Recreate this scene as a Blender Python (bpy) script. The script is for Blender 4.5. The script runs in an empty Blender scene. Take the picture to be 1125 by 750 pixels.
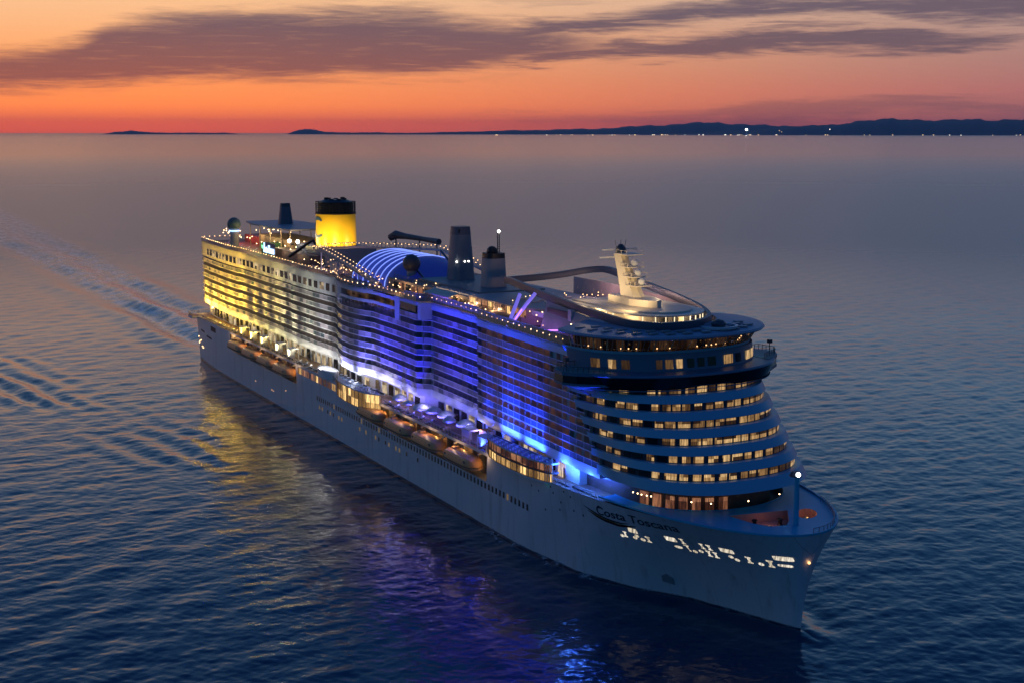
import bpy, bmesh, math, random
import numpy as np
from mathutils import Vector
from mathutils.geometry import tessellate_polygon
rnd = random.Random(7)
HAZE = 0.95e-5
R = math.radians
S = bpy.context.scene
COL = S.collection

# ------------------------------------------------------------------ camera
CAMP = (505.07, -147.67, 86.11)
YAW, PIT, FPX = 2.66098, 0.15500, 1465.99
cam = bpy.data.cameras.new('camera'); camo = bpy.data.objects.new('camera', cam); COL.objects.link(camo)
camo.location = CAMP
camo.rotation_euler = (math.pi/2 - PIT, 0, YAW - math.pi/2)
cam.sensor_width = 36.0; cam.sensor_fit = 'HORIZONTAL'; cam.lens = FPX/1125*36.0
cam.clip_start = 1.0; cam.clip_end = 400000.0
S.camera = camo
S.view_settings.view_transform = 'Standard'; S.view_settings.look = 'None'
S.view_settings.exposure = 0.0; S.view_settings.gamma = 1.0; S.view_settings.use_curve_mapping = False
S.cycles.use_denoising = True
S.cycles.max_bounces = 6; S.cycles.diffuse_bounces = 2; S.cycles.glossy_bounces = 4
S.cycles.transmission_bounces = 4; S.cycles.transparent_max_bounces = 8
S.cycles.sample_clamp_indirect = 4.0; S.cycles.caustics_reflective = False; S.cycles.caustics_refractive = False


def lin(r, g, b):
    def f(c):
        c /= 255.0
        return c/12.92 if c <= 0.04045 else ((c+0.055)/1.055)**2.4
    return (f(r), f(g), f(b), 1.0)


# ------------------------------------------------------------------ dusk sky
SUNAZ, SUNEL = YAW + 0.30, -1.5          # the sun has just set behind the stern, off to the left
world = bpy.data.worlds.new('World'); S.world = world; world.use_nodes = True
wn, wl = world.node_tree.nodes, world.node_tree.links
wn.clear()


def node(nodes, t, **k):
    n = nodes.new(t)
    for a, v in k.items(): setattr(n, a, v)
    return n


class NT:
    """a few short-hands for node trees"""
    def __init__(s, tree): s.t = tree; s.n = tree.nodes; s.l = tree.links
    def put(s, sock, v):
        if isinstance(v, bpy.types.NodeSocket): s.l.new(v, sock)
        else: sock.default_value = v
    def m(s, op, a, b=None, c=None, clamp=False):
        n = s.n.new('ShaderNodeMath'); n.operation = op; n.use_clamp = clamp
        s.put(n.inputs[0], a)
        if b is not None: s.put(n.inputs[1], b)
        if c is not None: s.put(n.inputs[2], c)
        return n.outputs[0]
    def dot(s, a, v):
        n = s.n.new('ShaderNodeVectorMath'); n.operation = 'DOT_PRODUCT'; s.put(n.inputs[0], a); n.inputs[1].default_value = v
        return n.outputs['Value']
    def ss(s, x, lo, hi, a=0.0, b=1.0):
        n = s.n.new('ShaderNodeMapRange'); n.interpolation_type = 'SMOOTHSTEP'
        s.put(n.inputs[0], x); s.put(n.inputs[1], lo); s.put(n.inputs[2], hi); s.put(n.inputs[3], a); s.put(n.inputs[4], b)
        return n.outputs[0]
    def ramp(s, x, pts):
        n = s.n.new('ShaderNodeValToRGB'); cr = n.color_ramp
        while len(cr.elements) < len(pts): cr.elements.new(0.5)
        for e, (p, c) in zip(cr.elements, pts): e.position = p; e.color = c
        s.put(n.inputs[0], x)
        return n.outputs[0]
    def mix(s, f, a, b, mode='MIX'):
        n = s.n.new('ShaderNodeMix'); n.data_type = 'RGBA'; n.blend_type = mode
        s.put(n.inputs[0], f); s.put(n.inputs[6], a); s.put(n.inputs[7], b)
        return n.outputs[2]
    def noise(s, vec, scale, detail=4.0, rough=0.55, dist=0.0):
        n = s.n.new('ShaderNodeTexNoise'); s.put(n.inputs['Vector'], vec)
        n.inputs['Scale'].default_value = scale; n.inputs['Detail'].default_value = detail
        n.inputs['Roughness'].default_value = rough; n.inputs['Distortion'].default_value = dist
        return n.outputs[0]
    def xyz(s, x, y, z):
        n = s.n.new('ShaderNodeCombineXYZ'); s.put(n.inputs[0], x); s.put(n.inputs[1], y); s.put(n.inputs[2], z)
        return n.outputs[0]
    def curve(s, x, pts):
        n = s.n.new('ShaderNodeFloatCurve'); cm = n.mapping; c = cm.curves[0]
        while len(c.points) < len(pts): c.points.new(0.5, 0.5)
        for p, (a, b) in zip(c.points, pts): p.location = (a, b)
        cm.update(); s.put(n.inputs['Value'], x)
        return n.outputs[0]


W = NT(world.node_tree)
tc = wn.new('ShaderNodeTexCoord'); D = tc.outputs['Generated']
fx, fy = math.cos(YAW), math.sin(YAW)
rx, ry = math.sin(YAW), -math.cos(YAW)
vf = W.dot(D, (fx, fy, 0)); vr = W.dot(D, (rx, ry, 0)); vz = W.dot(D, (0, 0, 1))
az = W.m('ARCTAN2', vr, vf)                     # 0 towards the ship's wake, positive to the north
elp = W.m('POWER', W.m('MAXIMUM', vz, 0.0), 0.5)     # square root spreads the horizon


def sq(pts): return [(math.sqrt(e), lin(*c)) for e, c in pts]


warm = W.ramp(elp, sq([(0, (206, 84, 62)), (.007, (232, 98, 60)), (.02, (255, 138, 72)), (.038, (252, 150, 88)), (.06, (252, 170, 112)),
                       (.1, (250, 196, 148)), (.13, (222, 190, 164)), (.19, (160, 172, 190)), (.32, (62, 124, 178)), (.55, (10, 72, 138)), (1, (6, 48, 112))]))
cool = W.ramp(elp, sq([(0, (108, 72, 92)), (.008, (130, 80, 96)), (.03, (164, 104, 112)), (.06, (164, 126, 126)),
                       (.095, (190, 160, 152)), (.118, (152, 176, 198)), (.19, (108, 158, 200)), (.32, (50, 118, 178)), (.55, (8, 72, 138)), (1, (6, 48, 112))]))
back = W.ramp(elp, sq([(0, (34, 74, 98)), (.06, (28, 76, 106)), (.2, (20, 72, 112)), (.5, (8, 58, 114)), (1, (8, 48, 112))]))
wmix = W.ss(az, -0.30, 0.48)
side = W.ramp(elp, sq([(0, (62, 104, 128)), (.06, (56, 110, 140)), (.2, (42, 104, 148)), (.5, (12, 66, 124)), (1, (8, 48, 112))]))
back = W.mix(W.ss(W.m('SINE', W.m('MULTIPLY', az, -1.0)), .35, .9), back, side)
front = W.mix(wmix, warm, cool)
caz = W.m('COSINE', W.m('ADD', az, 0.1))
sky = W.mix(W.ss(caz, -0.1, 0.92), back, front)
# streaks of cloud low over the afterglow
uu = W.m('MULTIPLY_ADD', W.m('TANGENT', az), FPX/1125.0, 0.5)         # about 0..1 across the glow
el = W.m('ARCSINE', vz)
nz = W.noise(W.xyz(W.m('MULTIPLY', az, 9.0), 0.0, W.m('MULTIPLY', el, 95.0)), 1.0, 6.0, 0.6, 0.6)
nz2 = W.noise(W.xyz(W.m('MULTIPLY', az, 30.0), 3.0, W.m('MULTIPLY', el, 420.0)), 1.0, 5.0, 0.62, 0.5)
EP = 1/0.14


def ev(y): return max(0.0, (147-y)*0.000668*EP)                         # elevation of a height in the sky, scaled 0..1


def cl(pts): return [(x/1125.0, ev(y)) for x, y in pts]


wob = W.m('ADD', W.m('MULTIPLY', W.m('SUBTRACT', nz, 0.5), 0.20), W.m('MULTIPLY', W.m('SUBTRACT', nz2, 0.5), 0.10))
v = W.m('ADD', W.m('MULTIPLY', el, EP), wob)


def band(top, bot, soft, uu=uu):
    t = W.curve(uu, cl(top)); b = W.curve(uu, cl(bot))
    return W.m('MULTIPLY', W.ss(W.m('SUBTRACT', t, v), -soft*.4, soft), W.ss(W.m('SUBTRACT', v, b), -soft*.4, soft*1.0))


bA = band([(0, 62), (90, 50), (130, 32), (200, 20), (330, 14), (430, 14), (520, 20), (600, 36), (680, 50), (730, 60), (1125, 75)],
          [(0, 106), (120, 103), (240, 94), (360, 90), (470, 90), (540, 82), (600, 72), (680, 62), (730, 60), (1125, 75)], .09)
bB = band([(0, 90), (440, 62), (540, 34), (640, 20), (760, 6), (880, 0), (1000, -4), (1125, -6)],
          [(0, 90), (440, 62), (540, 56), (640, 46), (760, 34), (880, 26), (1000, 32), (1125, 40)], .06)
bC = band([(0, 95), (480, 76), (600, 56), (720, 46), (850, 33), (960, 33), (1060, 42), (1125, 48)],
          [(0, 95), (480, 76), (600, 76), (720, 71), (850, 62), (960, 66), (1060, 62), (1125, 56)], .05)
bD = band([(0, 147), (480, 133), (530, 127), (640, 128), (760, 123), (860, 112), (1000, 106), (1125, 118)],
          [(0, 160), (480, 133), (530, 131), (640, 138), (760, 140), (860, 138), (1000, 130), (1125, 128)], .05)
bE = band([(0, 2), (60, 4), (300, 8), (420, -4), (540, 0), (700, -8), (900, -12), (1125, -12)],
          [(0, 2), (60, 4), (300, 8), (420, 4), (540, 7), (700, 0), (900, -6), (1125, -6)], .05)
den = W.m('MAXIMUM', W.m('MAXIMUM', bA, bB), W.m('MAXIMUM', bC, W.m('MAXIMUM', W.m('MULTIPLY', bD, .45), W.m('MULTIPLY', bE, .7))))
den = W.m('MULTIPLY', den, W.ss(caz, 0.6, 0.9))
den = W.m('MULTIPLY', den, W.ss(nz2, .15, .5, .72, 1.0))
cc = W.mix(wmix, W.ramp(W.m('MULTIPLY', el, EP), [(0.0, lin(120, 60, 76)), (.3, lin(138, 80, 80)), (.6, lin(98, 78, 96)), (1.0, lin(104, 86, 102))]),
           W.ramp(W.m('MULTIPLY', el, EP), [(0.0, lin(66, 56, 84)), (.4, lin(98, 82, 100)), (1.0, lin(106, 92, 112))]))
sky = W.mix(den, sky, cc)
sky = W.mix(1.0, sky, W.xyz(*[W.m('MULTIPLY_ADD', W.m('EXPONENT', W.m('MULTIPLY', vz, -38.0)), g_, 1.0) for g_ in (.80, .62, .20)]), 'MULTIPLY')
under = W.ss(vz, -0.02, -0.0005, 0.0, 1.0)
sky = W.mix(under, lin(12, 32, 58), sky)
nish = wn.new('ShaderNodeTexSky'); nish.sky_type = 'NISHITA'; nish.sun_disc = False
nish.sun_elevation = R(SUNEL); nish.sun_rotation = math.pi/2 - SUNAZ
bg1 = wn.new('ShaderNodeBackground'); wl.new(sky, bg1.inputs[0]); bg1.inputs[1].default_value = 1.0
bg2 = wn.new('ShaderNodeBackground'); wl.new(nish.outputs[0], bg2.inputs[0]); bg2.inputs[1].default_value = 0.05
add = wn.new('ShaderNodeAddShader'); wl.new(bg1.outputs[0], add.inputs[0]); wl.new(bg2.outputs[0], add.inputs[1])
wo = wn.new('ShaderNodeOutputWorld'); wl.new(add.outputs[0], wo.inputs[0])
world.cycles.sampling_method = 'MANUAL'; world.cycles.sample_map_resolution = 1024

# afterglow of the sun that has set: very weak and broad
sl = bpy.data.lights.new('sun', 'SUN'); sl.energy = 0.0003; sl.angle = R(8); sl.color = (1, .55, .35)
so = bpy.data.objects.new('sun', sl); COL.objects.link(so)
so.rotation_euler = Vector((math.cos(SUNAZ), math.sin(SUNAZ), math.tan(R(4)))).to_track_quat('Z', 'Y').to_euler()


# ------------------------------------------------------------------ materials
MATS = {}


def mat(name, col=(.8, .8, .8), rough=.5, metal=0.0, var=0.0, vscale=1.0, emit=None, estr=0.0, spec=.5, bump=0.0):
    if name in MATS: return MATS[name]
    m = bpy.data.materials.new(name); m.use_nodes = True
    n = NT(m.node_tree); b = n.n['Principled BSDF']
    b.inputs['Roughness'].default_value = rough; b.inputs['Metallic'].default_value = metal
    b.inputs['Specular IOR Level'].default_value = spec
    c = (*col, 1.0)
    if var or bump:
        g = n.n.new('ShaderNodeNewGeometry')
        t = n.noise(g.outputs['Position'], vscale, 5.0, .6)
    if var:
        n.l.new(n.mix(t, tuple(x*(1-var) for x in col)+(1,), tuple(min(1, x*(1+var)) for x in col)+(1,)), b.inputs['Base Color'])
    else: b.inputs['Base Color'].default_value = c
    if bump:
        bu = n.n.new('ShaderNodeBump'); bu.inputs['Strength'].default_value = bump; bu.inputs['Distance'].default_value = .2
        n.l.new(t, bu.inputs['Height']); n.l.new(bu.outputs[0], b.inputs['Normal'])
    if emit:
        b.inputs['Emission Color'].default_value = (*emit, 1); b.inputs['Emission Strength'].default_value = estr
    MATS[name] = m
    return m


def glow(name, col, st, sample=False):
    m = mat(name, (.05, .05, .05), .5, emit=col, estr=st)
    m.cycles.emission_sampling = 'AUTO' if sample else 'NONE'
    return m


def hull_paint():
    m = bpy.data.materials.new('hull_paint'); m.use_nodes = True; MATS['hull_paint'] = m
    n = NT(m.node_tree); b = n.n['Principled BSDF']
    g = n.n.new('ShaderNodeNewGeometry'); P = g.outputs['Position']
    sep = n.n.new('ShaderNodeSeparateXYZ'); n.l.new(P, sep.inputs[0])
    st = n.noise(n.xyz(n.m('MULTIPLY', sep.outputs[0], .55), n.m('MULTIPLY', sep.outputs[1], .55), n.m('MULTIPLY', sep.outputs[2], .05)), 1.0, 6.0, .65)
    big = n.noise(P, .05, 3.0)
    c = n.mix(n.ss(st, .5, .78), (.74, .75, .76, 1), (.50, .49, .47, 1))
    c = n.mix(n.ss(big, .35, .7, 0, .35), c, (.62, .64, .66, 1))
    # plate seams and a dark band just above the water
    seam = n.m('LESS_THAN', n.m('FRACT', n.m('MULTIPLY', sep.outputs[0], 1/9.0)), .008)
    c = n.mix(n.m('MULTIPLY', seam, .6), c, (.4, .4, .4, 1))
    c = n.mix(n.ss(n.m('ADD', sep.outputs[2], n.m('MULTIPLY', st, .5)), 1.1, .8), c, (.03, .05, .09, 1))
    n.l.new(c, b.inputs['Base Color']); b.inputs['Roughness'].default_value = .35
    bu = n.n.new('ShaderNodeBump'); bu.inputs['Strength'].default_value = .22; bu.inputs['Distance'].default_value = .15
    n.l.new(n.noise(P, .35, 3.0), bu.inputs['Height']); n.l.new(bu.outputs[0], b.inputs['Normal'])
    return m


def lit_window(name, c1, c2, lo, hi, lat=.9):
    """a curtained pane: vertical curtain folds, each pane lit differently, some dark"""
    m = bpy.data.materials.new(name); m.use_nodes = True; MATS[name] = m
    n = NT(m.node_tree); b = n.n['Principled BSDF']
    g = n.n.new('ShaderNodeNewGeometry'); P = g.outputs['Position']
    sep = n.n.new('ShaderNodeSeparateXYZ'); n.l.new(P, sep.inputs[0])
    h = n.noise(n.xyz(n.m('MULTIPLY', n.m('ADD', sep.outputs[0], n.m('MULTIPLY', sep.outputs[1], 1.7)), 2.4), 0.0, n.m('MULTIPLY', sep.outputs[2], .35)), 1.0, 3.0, .7)
    cell = n.n.new('ShaderNodeTexWhiteNoise'); cell.noise_dimensions = '3D'
    n.l.new(n.xyz(n.m('FLOOR', n.m('MULTIPLY', n.m('ADD', sep.outputs[0], sep.outputs[1]), .45)), n.m('FLOOR', n.m('MULTIPLY', sep.outputs[2], .36)), 1.0), cell.inputs[0])
    r = cell.outputs['Value']
    b.inputs['Base Color'].default_value = (.03, .03, .04, 1); b.inputs['Roughness'].default_value = .15
    n.l.new(n.mix(r, (*c1, 1), (*c2, 1)), b.inputs['Emission Color'])
    n.l.new(n.m('MULTIPLY', n.ss(r, .05, 1.0, lo, hi), n.ss(h, .30, .70, .25, 1.35)), b.inputs['Emission Strength'])
    m.cycles.emission_sampling = 'NONE'
    return m


WHITE = mat('white_paint', (.72, .73, .74), .4, var=.06, vscale=.8)
WHITE2 = mat('superstructure_paint', (.66, .67, .69), .45, var=.08, vscale=.35)
HULL = hull_paint()
DARK = mat('dark_recess', (.03, .03, .035), .6)
GREY = mat('grey_paint', (.30, .31, .33), .5, var=.12, vscale=.6)
DGREY = mat('dark_grey_paint', (.09, .09, .10), .5, var=.2, vscale=.8)
TEAK = mat('teak_deck', (.26, .16, .09), .6, var=.25, vscale=.9)
BLUEDECK = mat('blue_deck', (.16, .24, .36), .55, var=.15, vscale=.5)
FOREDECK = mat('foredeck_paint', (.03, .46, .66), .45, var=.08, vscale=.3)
ROOFP = mat('roof_paint', (.34, .35, .42), .5, var=.1, vscale=.4)
GLASSD = mat('dark_glass', (.008, .012, .018), .10, spec=.45)
YELLOW = mat('funnel_yellow', (.85, .52, .02), .4, var=.04, vscale=.3)
BLACK = mat('black_paint', (.012, .012, .014), .45)
NAVY = mat('lettering_blue', (.012, .018, .045), .4)
STEEL = mat('steel', (.35, .36, .38), .35, metal=.7)
ORANGE = mat('lifeboat_orange', (.72, .36, .15), .4, var=.1, vscale=.7)
ORANGE2 = mat('lifeboat_hull', (.66, .42, .26), .45, var=.12, vscale=.7)
CANVAS = mat('canvas', (.72, .70, .72), .8, var=.06, vscale=2)
RAILG = mat('railing_metal', (.42, .38, .34), .5)
WIN_F = lit_window('front_curtains', (1, .46, .12), (1, .64, .28), .03, .70)
WIN_S = lit_window('cabin_curtains', (1, .45, .25), (1, .62, .35), -.10, .20)
WIN_W = lit_window('public_room_windows', (1, .68, .30), (1, .80, .52), .05, .75)
LAMPW = glow('lamp_warm', (1, .66, .32), 9.0)
LAMPW2 = glow('lamp_amber', (1, .58, .25), 5.5); LAMPW3 = glow('lamp_dim', (1, .5, .2), 2.6)
LAMPC = glow('lamp_white', (1, .93, .82), 14.0)
LAMPS = glow('lamp_small', (1, .55, .22), 4.5)
LAMPG = glow('lamp_green', (.05, 1, .55), 10.0)
PORTL = glow('porthole_light', (1, .66, .3), .13)
MOORL = lit_window('mooring_deck_light', (1, .84, .60), (1, .90, .74), .62, .95)
LOUNGE = lit_window('lounge_interior', (1, .42, .15), (1, .50, .22), .0, .075)
BAYL = lit_window('promenade_room_light', (1, .50, .14), (1, .66, .25), .15, 1.6)
BAYR = lit_window('terrace_room_light', (1, .32, .16), (1, .45, .22), .04, .40)


def railing_glass():
    m = bpy.data.materials.new('balcony_panel'); m.use_nodes = True; MATS['balcony_panel'] = m
    n = NT(m.node_tree); b = n.n['Principled BSDF']
    g = n.n.new('ShaderNodeNewGeometry'); sep = n.n.new('ShaderNodeSeparateXYZ'); n.l.new(g.outputs['Position'], sep.inputs[0])
    cell = n.n.new('ShaderNodeTexWhiteNoise'); cell.noise_dimensions = '3D'
    n.l.new(n.xyz(n.m('FLOOR', n.m('MULTIPLY', sep.outputs[0], 1/2.9)), 0.0, n.m('FLOOR', n.m('MULTIPLY', sep.outputs[2], 1/2.87))), cell.inputs[0])
    n.l.new(n.mix(cell.outputs['Value'], (.07, .10, .12, 1), (.46, .40, .42, 1)), b.inputs['Base Color'])
    b.inputs['Roughness'].default_value = .25
    return m


PANEL = railing_glass()
PANELD = mat('balcony_glass', (.085, .12, .15), .12, spec=.6)


# ------------------------------------------------------------------ mesh building
class MB:
    def __init__(s): s.v = []; s.f = []; s.m = []; s.mats = []
    def mi(s, m):
        if m not in s.mats: s.mats.append(m)
        return s.mats.index(m)
    def face(s, pts, m):
        i = len(s.v); s.v += [tuple(p) for p in pts]; s.f.append(tuple(range(i, i+len(pts)))); s.m.append(s.mi(m))
    def grid(s, rows, m, closed=False):
        i = len(s.v); n = len(rows[0]); k = s.mi(m)
        for r in rows: s.v += [tuple(p) for p in r]
        for a in range(len(rows)-1):
            for b in range(n if closed else n-1):
                c = (b+1) % n
                s.f.append((i+a*n+b, i+a*n+c, i+(a+1)*n+c, i+(a+1)*n+b)); s.m.append(k)
    def box(s, x0, x1, y0, y1, z0, z1, m):
        a = [(x0, y0), (x1, y0), (x1, y1), (x0, y1)]; s.prism(a, z0, z1, m)
    def prism(s, poly, z0, z1, m, top=None, mt=None):
        """upright prism over a plan outline; z0/z1 may be functions of (x, y)"""
        g = lambda z, p: z(*p) if callable(z) else z
        i = len(s.v); n = len(poly); k = s.mi(m); tp = top or poly
        s.v += [(p[0], p[1], g(z0, p)) for p in poly]; s.v += [(p[0], p[1], g(z1, p)) for p in tp]
        for a in range(n):
            b = (a+1) % n; s.f.append((i+a, i+b, i+n+b, i+n+a)); s.m.append(k)
        kt = s.mi(mt) if mt else k
        for t in tessellate_polygon([[Vector((p[0], p[1], 0)) for p in tp]]): s.f.append(tuple(i+n+q for q in t)); s.m.append(kt)
        for t in tessellate_polygon([[Vector((p[0], p[1], 0)) for p in poly]]): s.f.append(tuple(i+q for q in t)); s.m.append(k)
    def wall(s, line, z0, z1, th, m):
        """thin upright wall along a plan line, th thick to its left"""
        L = offset(line, th)
        s.prism(list(line)+list(reversed(L)), z0, z1, m)
    def ribbon(s, lo, hi, m):
        s.grid([lo, hi], m)
    def tube(s, pts, r, m, n=6, cap=True):
        pts = [Vector(p) for p in pts]; rows = []
        rr = r if isinstance(r, (list, tuple)) else [r]*len(pts)
        for i, p in enumerate(pts):
            d = (pts[min(i+1, len(pts)-1)] - pts[max(i-1, 0)]).normalized()
            u = d.cross(Vector((0, 0, 1)))
            if u.length < 1e-3: u = Vector((1, 0, 0))
            u.normalize(); w = d.cross(u).normalized()
            rows.append([p + (u*math.cos(2*math.pi*j/n) + w*math.sin(2*math.pi*j/n))*rr[i] for j in range(n)])
        s.grid(rows, m, True)
        if cap: s.face(list(reversed(rows[0])), m); s.face(rows[-1], m)
    def lathe(s, c, prof, m, n=16, sx=1.0, sy=1.0, cap=True):
        rows = [[(c[0]+r*sx*math.cos(2*math.pi*j/n), c[1]+r*sy*math.sin(2*math.pi*j/n), c[2]+z) for j in range(n)] for r, z in prof]
        s.grid(rows, m, True)
        if cap:
            if prof[0][0] > 1e-4: s.face(list(reversed(rows[0])), m)
            if prof[-1][0] > 1e-4: s.face(rows[-1], m)
    def ball(s, c, r, m, n=12, k=7):
        s.lathe(c, [(max(1e-5, r*math.sin(math.pi*i/k)), -r*math.cos(math.pi*i/k)) for i in range(k+1)], m, n, cap=False)
    def build(s, name, parent=None, smooth=False, weld=False):
        me = bpy.data.meshes.new(name); me.from_pydata(s.v, [], s.f)
        for q in s.mats: me.materials.append(q)
        me.polygons.foreach_set('material_index', s.m)
        if weld or smooth:
            bm = bmesh.new(); bm.from_mesh(me); bmesh.ops.remove_doubles(bm, verts=bm.verts, dist=1e-4)
            bmesh.ops.recalc_face_normals(bm, faces=bm.faces); bm.to_mesh(me); bm.free()
        if smooth:
            me.polygons.foreach_set('use_smooth', [True]*len(me.polygons))
            try: me.set_sharp_from_angle(angle=R(38))
            except Exception: pass
        me.update()
        o = bpy.data.objects.new(name, me); COL.objects.link(o)
        if parent: o.parent = parent
        return o


def offset(line, d):
    """plan line moved d to its left"""
    out = []
    for i, p in enumerate(line):
        a = line[max(i-1, 0)]; b = line[min(i+1, len(line)-1)]
        dx, dy = b[0]-a[0], b[1]-a[1]; L = math.hypot(dx, dy) or 1
        out.append((p[0]-dy/L*d, p[1]+dx/L*d))
    return out


def empty(name, label, cat, loc=(0, 0, 0), group=None, rz=0):
    o = bpy.data.objects.new(name, None); COL.objects.link(o); o.location = loc; o.rotation_euler = (0, 0, rz)
    return tag(o, label, cat, group)


def tag(o, label, cat, group=None):
    o['label'] = label; o['category'] = cat
    if group: o['group'] = group
    return o


def copy_tree(o, parent=None):
    c = o.copy(); COL.objects.link(c)
    if parent: c.parent = parent
    for ch in list(o.children): copy_tree(ch, c)
    return c


def lamp(name, kind, loc, col, e, parent=None, aim=None, size=.3, sy=None, spot=None):
    l = bpy.data.lights.new(name, kind); l.color = col; l.energy = e
    if kind == 'AREA':
        l.shape = 'RECTANGLE'; l.size = size; l.size_y = sy or size; l.spread = R(110)
    else: l.shadow_soft_size = size
    if spot: l.spot_size = R(spot); l.spot_blend = .8
    o = bpy.data.objects.new(name, l); COL.objects.link(o); o.location = loc
    if aim: o.rotation_euler = (-Vector(aim)).to_track_quat('Z', 'X').to_euler()
    if parent: o.parent = parent
    return o


def cubic(a, b, n): return [a+(b-a)*i/n for i in range(n+1)]


# ------------------------------------------------------------------ the sea
def build_water():
    cx, cy = CAMP[0], CAMP[1]
    th = np.concatenate([np.linspace(-1.15, -.42, 60, endpoint=False), np.linspace(-.42, .42, 1000), np.linspace(.42, 1.15, 61)[1:]])
    r1 = 1/np.linspace(1/185.0, 1/3500.0, 880); r2 = np.geomspace(3500.0, 220000.0, 160)[1:]
    r = np.concatenate([r1, r2]); dr = np.gradient(r)
    Rr, Th = np.meshgrid(r, th, indexing='ij')
    A = YAW - Th
    X = cx + Rr*np.cos(A); Y = cy + Rr*np.sin(A)
    Z = np.zeros_like(X); g = np.random.default_rng(3)
    dd = np.maximum(dr[:, None], Rr*.0009)
    base = R(205)
    for i in range(90):
        lam = 1.5*10**(g.random()**1.7*1.05)
        a = base + g.normal()*.8
        k = 2*math.pi/lam
        amp = .0013*lam
        fade = np.clip(lam/(2.6*dd), 0, 1)**1.5
        Z += amp*fade*np.sin(k*(X*math.cos(a)+Y*math.sin(a)) + g.random()*6.283)
    # ship's waves: divergent crests off the bow, and the furrowed wake astern
    mod = .65+.5*np.sin(X/31.0+Y/17.0)+.3*np.sin(X/13.0-Y/9.0+1)
    for sgn in (-1, 1):
        q = -sgn*Y*-1 if False else (Y*(-sgn) if sgn == 1 else Y)
        q = q - .17*X
        env = np.exp(-((q+93)/17.0)**2)*np.clip((175-X)/60, 0, 1)*np.exp(np.minimum(0, (X+60)/260.0))
        Z += .44*env*mod*np.sin(2*math.pi*(q+76)/10.2 + .9*np.sin(X/45.0)+.7*np.sin(X/19.0+Y/23.0)+.5*np.sin(X/7.3-Y/11.0))*np.clip(10.2/(3*dd), 0, 1)
    wk = np.clip((-X-2)/40.0, 0, 1)*np.exp(np.minimum(0, X/1100.0))
    wid = 17+np.clip(-X, 0, 3000)*.022
    Z += wk*((1.15+.35*np.sin(X/37.0+Y/9.0))*np.cos(Y/wid*5.6+.5+.5*np.sin(X/60.0)+.35*np.sin(X/17.0))*np.exp(-(Y/wid/1.25)**2))*np.clip(18/(2.5*dd), .0, 1)
    Z += wk*np.exp(-(Y/wid)**2)*.06*np.sin(X*.9+3*np.sin(Y*.6))*np.clip(7/(3*dd), 0, 1)
    # a low bow wave along the hull
    near = np.clip((X-235)/70, 0, 1)*np.clip((338-X)/6, 0, 1)
    hbx = np.interp(X.ravel(), [0, 235, 270, 287, 299, 309, 322, 331], [19, 21, 21, 18.6, 14, 7.9, 3.3, 0]).reshape(X.shape)
    dist = np.abs(Y)-hbx
    Z += near*.55*np.exp(-((dist-1.2)/2.2)**2) - near*.25*np.exp(-((dist-6)/3)**2)
    Z *= np.clip((3450-Rr)/900, 0, 1)
    nr, nt = X.shape
    co = np.stack([X, Y, Z], -1).reshape(-1, 3).astype(np.float32)
    me = bpy.data.meshes.new('water')
    me.vertices.add(nr*nt); me.vertices.foreach_set('co', co.ravel())
    a = np.arange(nr*nt).reshape(nr, nt)
    q = np.stack([a[:-1, :-1], a[1:, :-1], a[1:, 1:], a[:-1, 1:]], -1).reshape(-1, 4)[:, ::-1].astype(np.int32)
    nq = len(q)
    me.loops.add(nq*4); me.loops.foreach_set('vertex_index', q.ravel())
    me.polygons.add(nq); me.polygons.foreach_set('loop_start', np.arange(0, nq*4, 4, dtype=np.int32))
    me.polygons.foreach_set('use_smooth', np.ones(nq, dtype=bool))
    me.update(calc_edges=True)
    m = bpy.data.materials.new('sea_water'); m.use_nodes = True
    n = NT(m.node_tree); b = n.n['Principled BSDF']
    geo = n.n.new('ShaderNodeNewGeometry'); P = geo.outputs['Position']
    b.inputs['Base Color'].default_value = (.0002, .033, .082, 1)
    sp = n.n.new('ShaderNodeSeparateXYZ'); n.l.new(P, sp.inputs[0])
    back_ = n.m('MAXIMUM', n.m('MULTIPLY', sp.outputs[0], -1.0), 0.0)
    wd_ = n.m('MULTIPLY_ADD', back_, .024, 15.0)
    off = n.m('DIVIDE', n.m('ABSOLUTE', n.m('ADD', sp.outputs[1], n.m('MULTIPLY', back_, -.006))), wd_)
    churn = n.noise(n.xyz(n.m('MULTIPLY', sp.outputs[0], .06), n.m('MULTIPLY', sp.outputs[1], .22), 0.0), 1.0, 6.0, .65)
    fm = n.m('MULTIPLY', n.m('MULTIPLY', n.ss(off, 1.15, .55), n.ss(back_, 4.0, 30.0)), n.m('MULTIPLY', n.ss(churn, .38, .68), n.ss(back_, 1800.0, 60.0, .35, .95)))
    n.l.new(n.mix(fm, (.0002, .033, .082, 1), (.55, .58, .60, 1)), b.inputs['Base Color'])  # pale foam noise; its colour also stands for the wake's brighter reflection
    b.inputs['IOR'].default_value = 1.333
    ln = n.n.new('ShaderNodeVectorMath'); ln.operation = 'DISTANCE'; n.l.new(P, ln.inputs[0]); ln.inputs[1].default_value = (350, -60, 0)
    n.l.new(n.m('SUBTRACT', n.ss(ln.outputs['Value'], 200.0, 1000.0, .13, .29), n.ss(ln.outputs['Value'], 1000.0, 6000.0, 0.0, .11)), b.inputs['Roughness'])
    mp = n.n.new('ShaderNodeMapping'); n.l.new(P, mp.inputs[0]); mp.inputs['Rotation'].default_value = (0, 0, R(-25)); mp.inputs['Scale'].default_value = (1.0, .45, 1.0)
    h = n.m('ADD', n.noise(mp.outputs[0], .55, 4.0, .55, .3), n.m('MULTIPLY', n.noise(P, 1.6, 3.0, .5), .35))
    patch = n.noise(P, .012, 3.0, .5)
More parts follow.
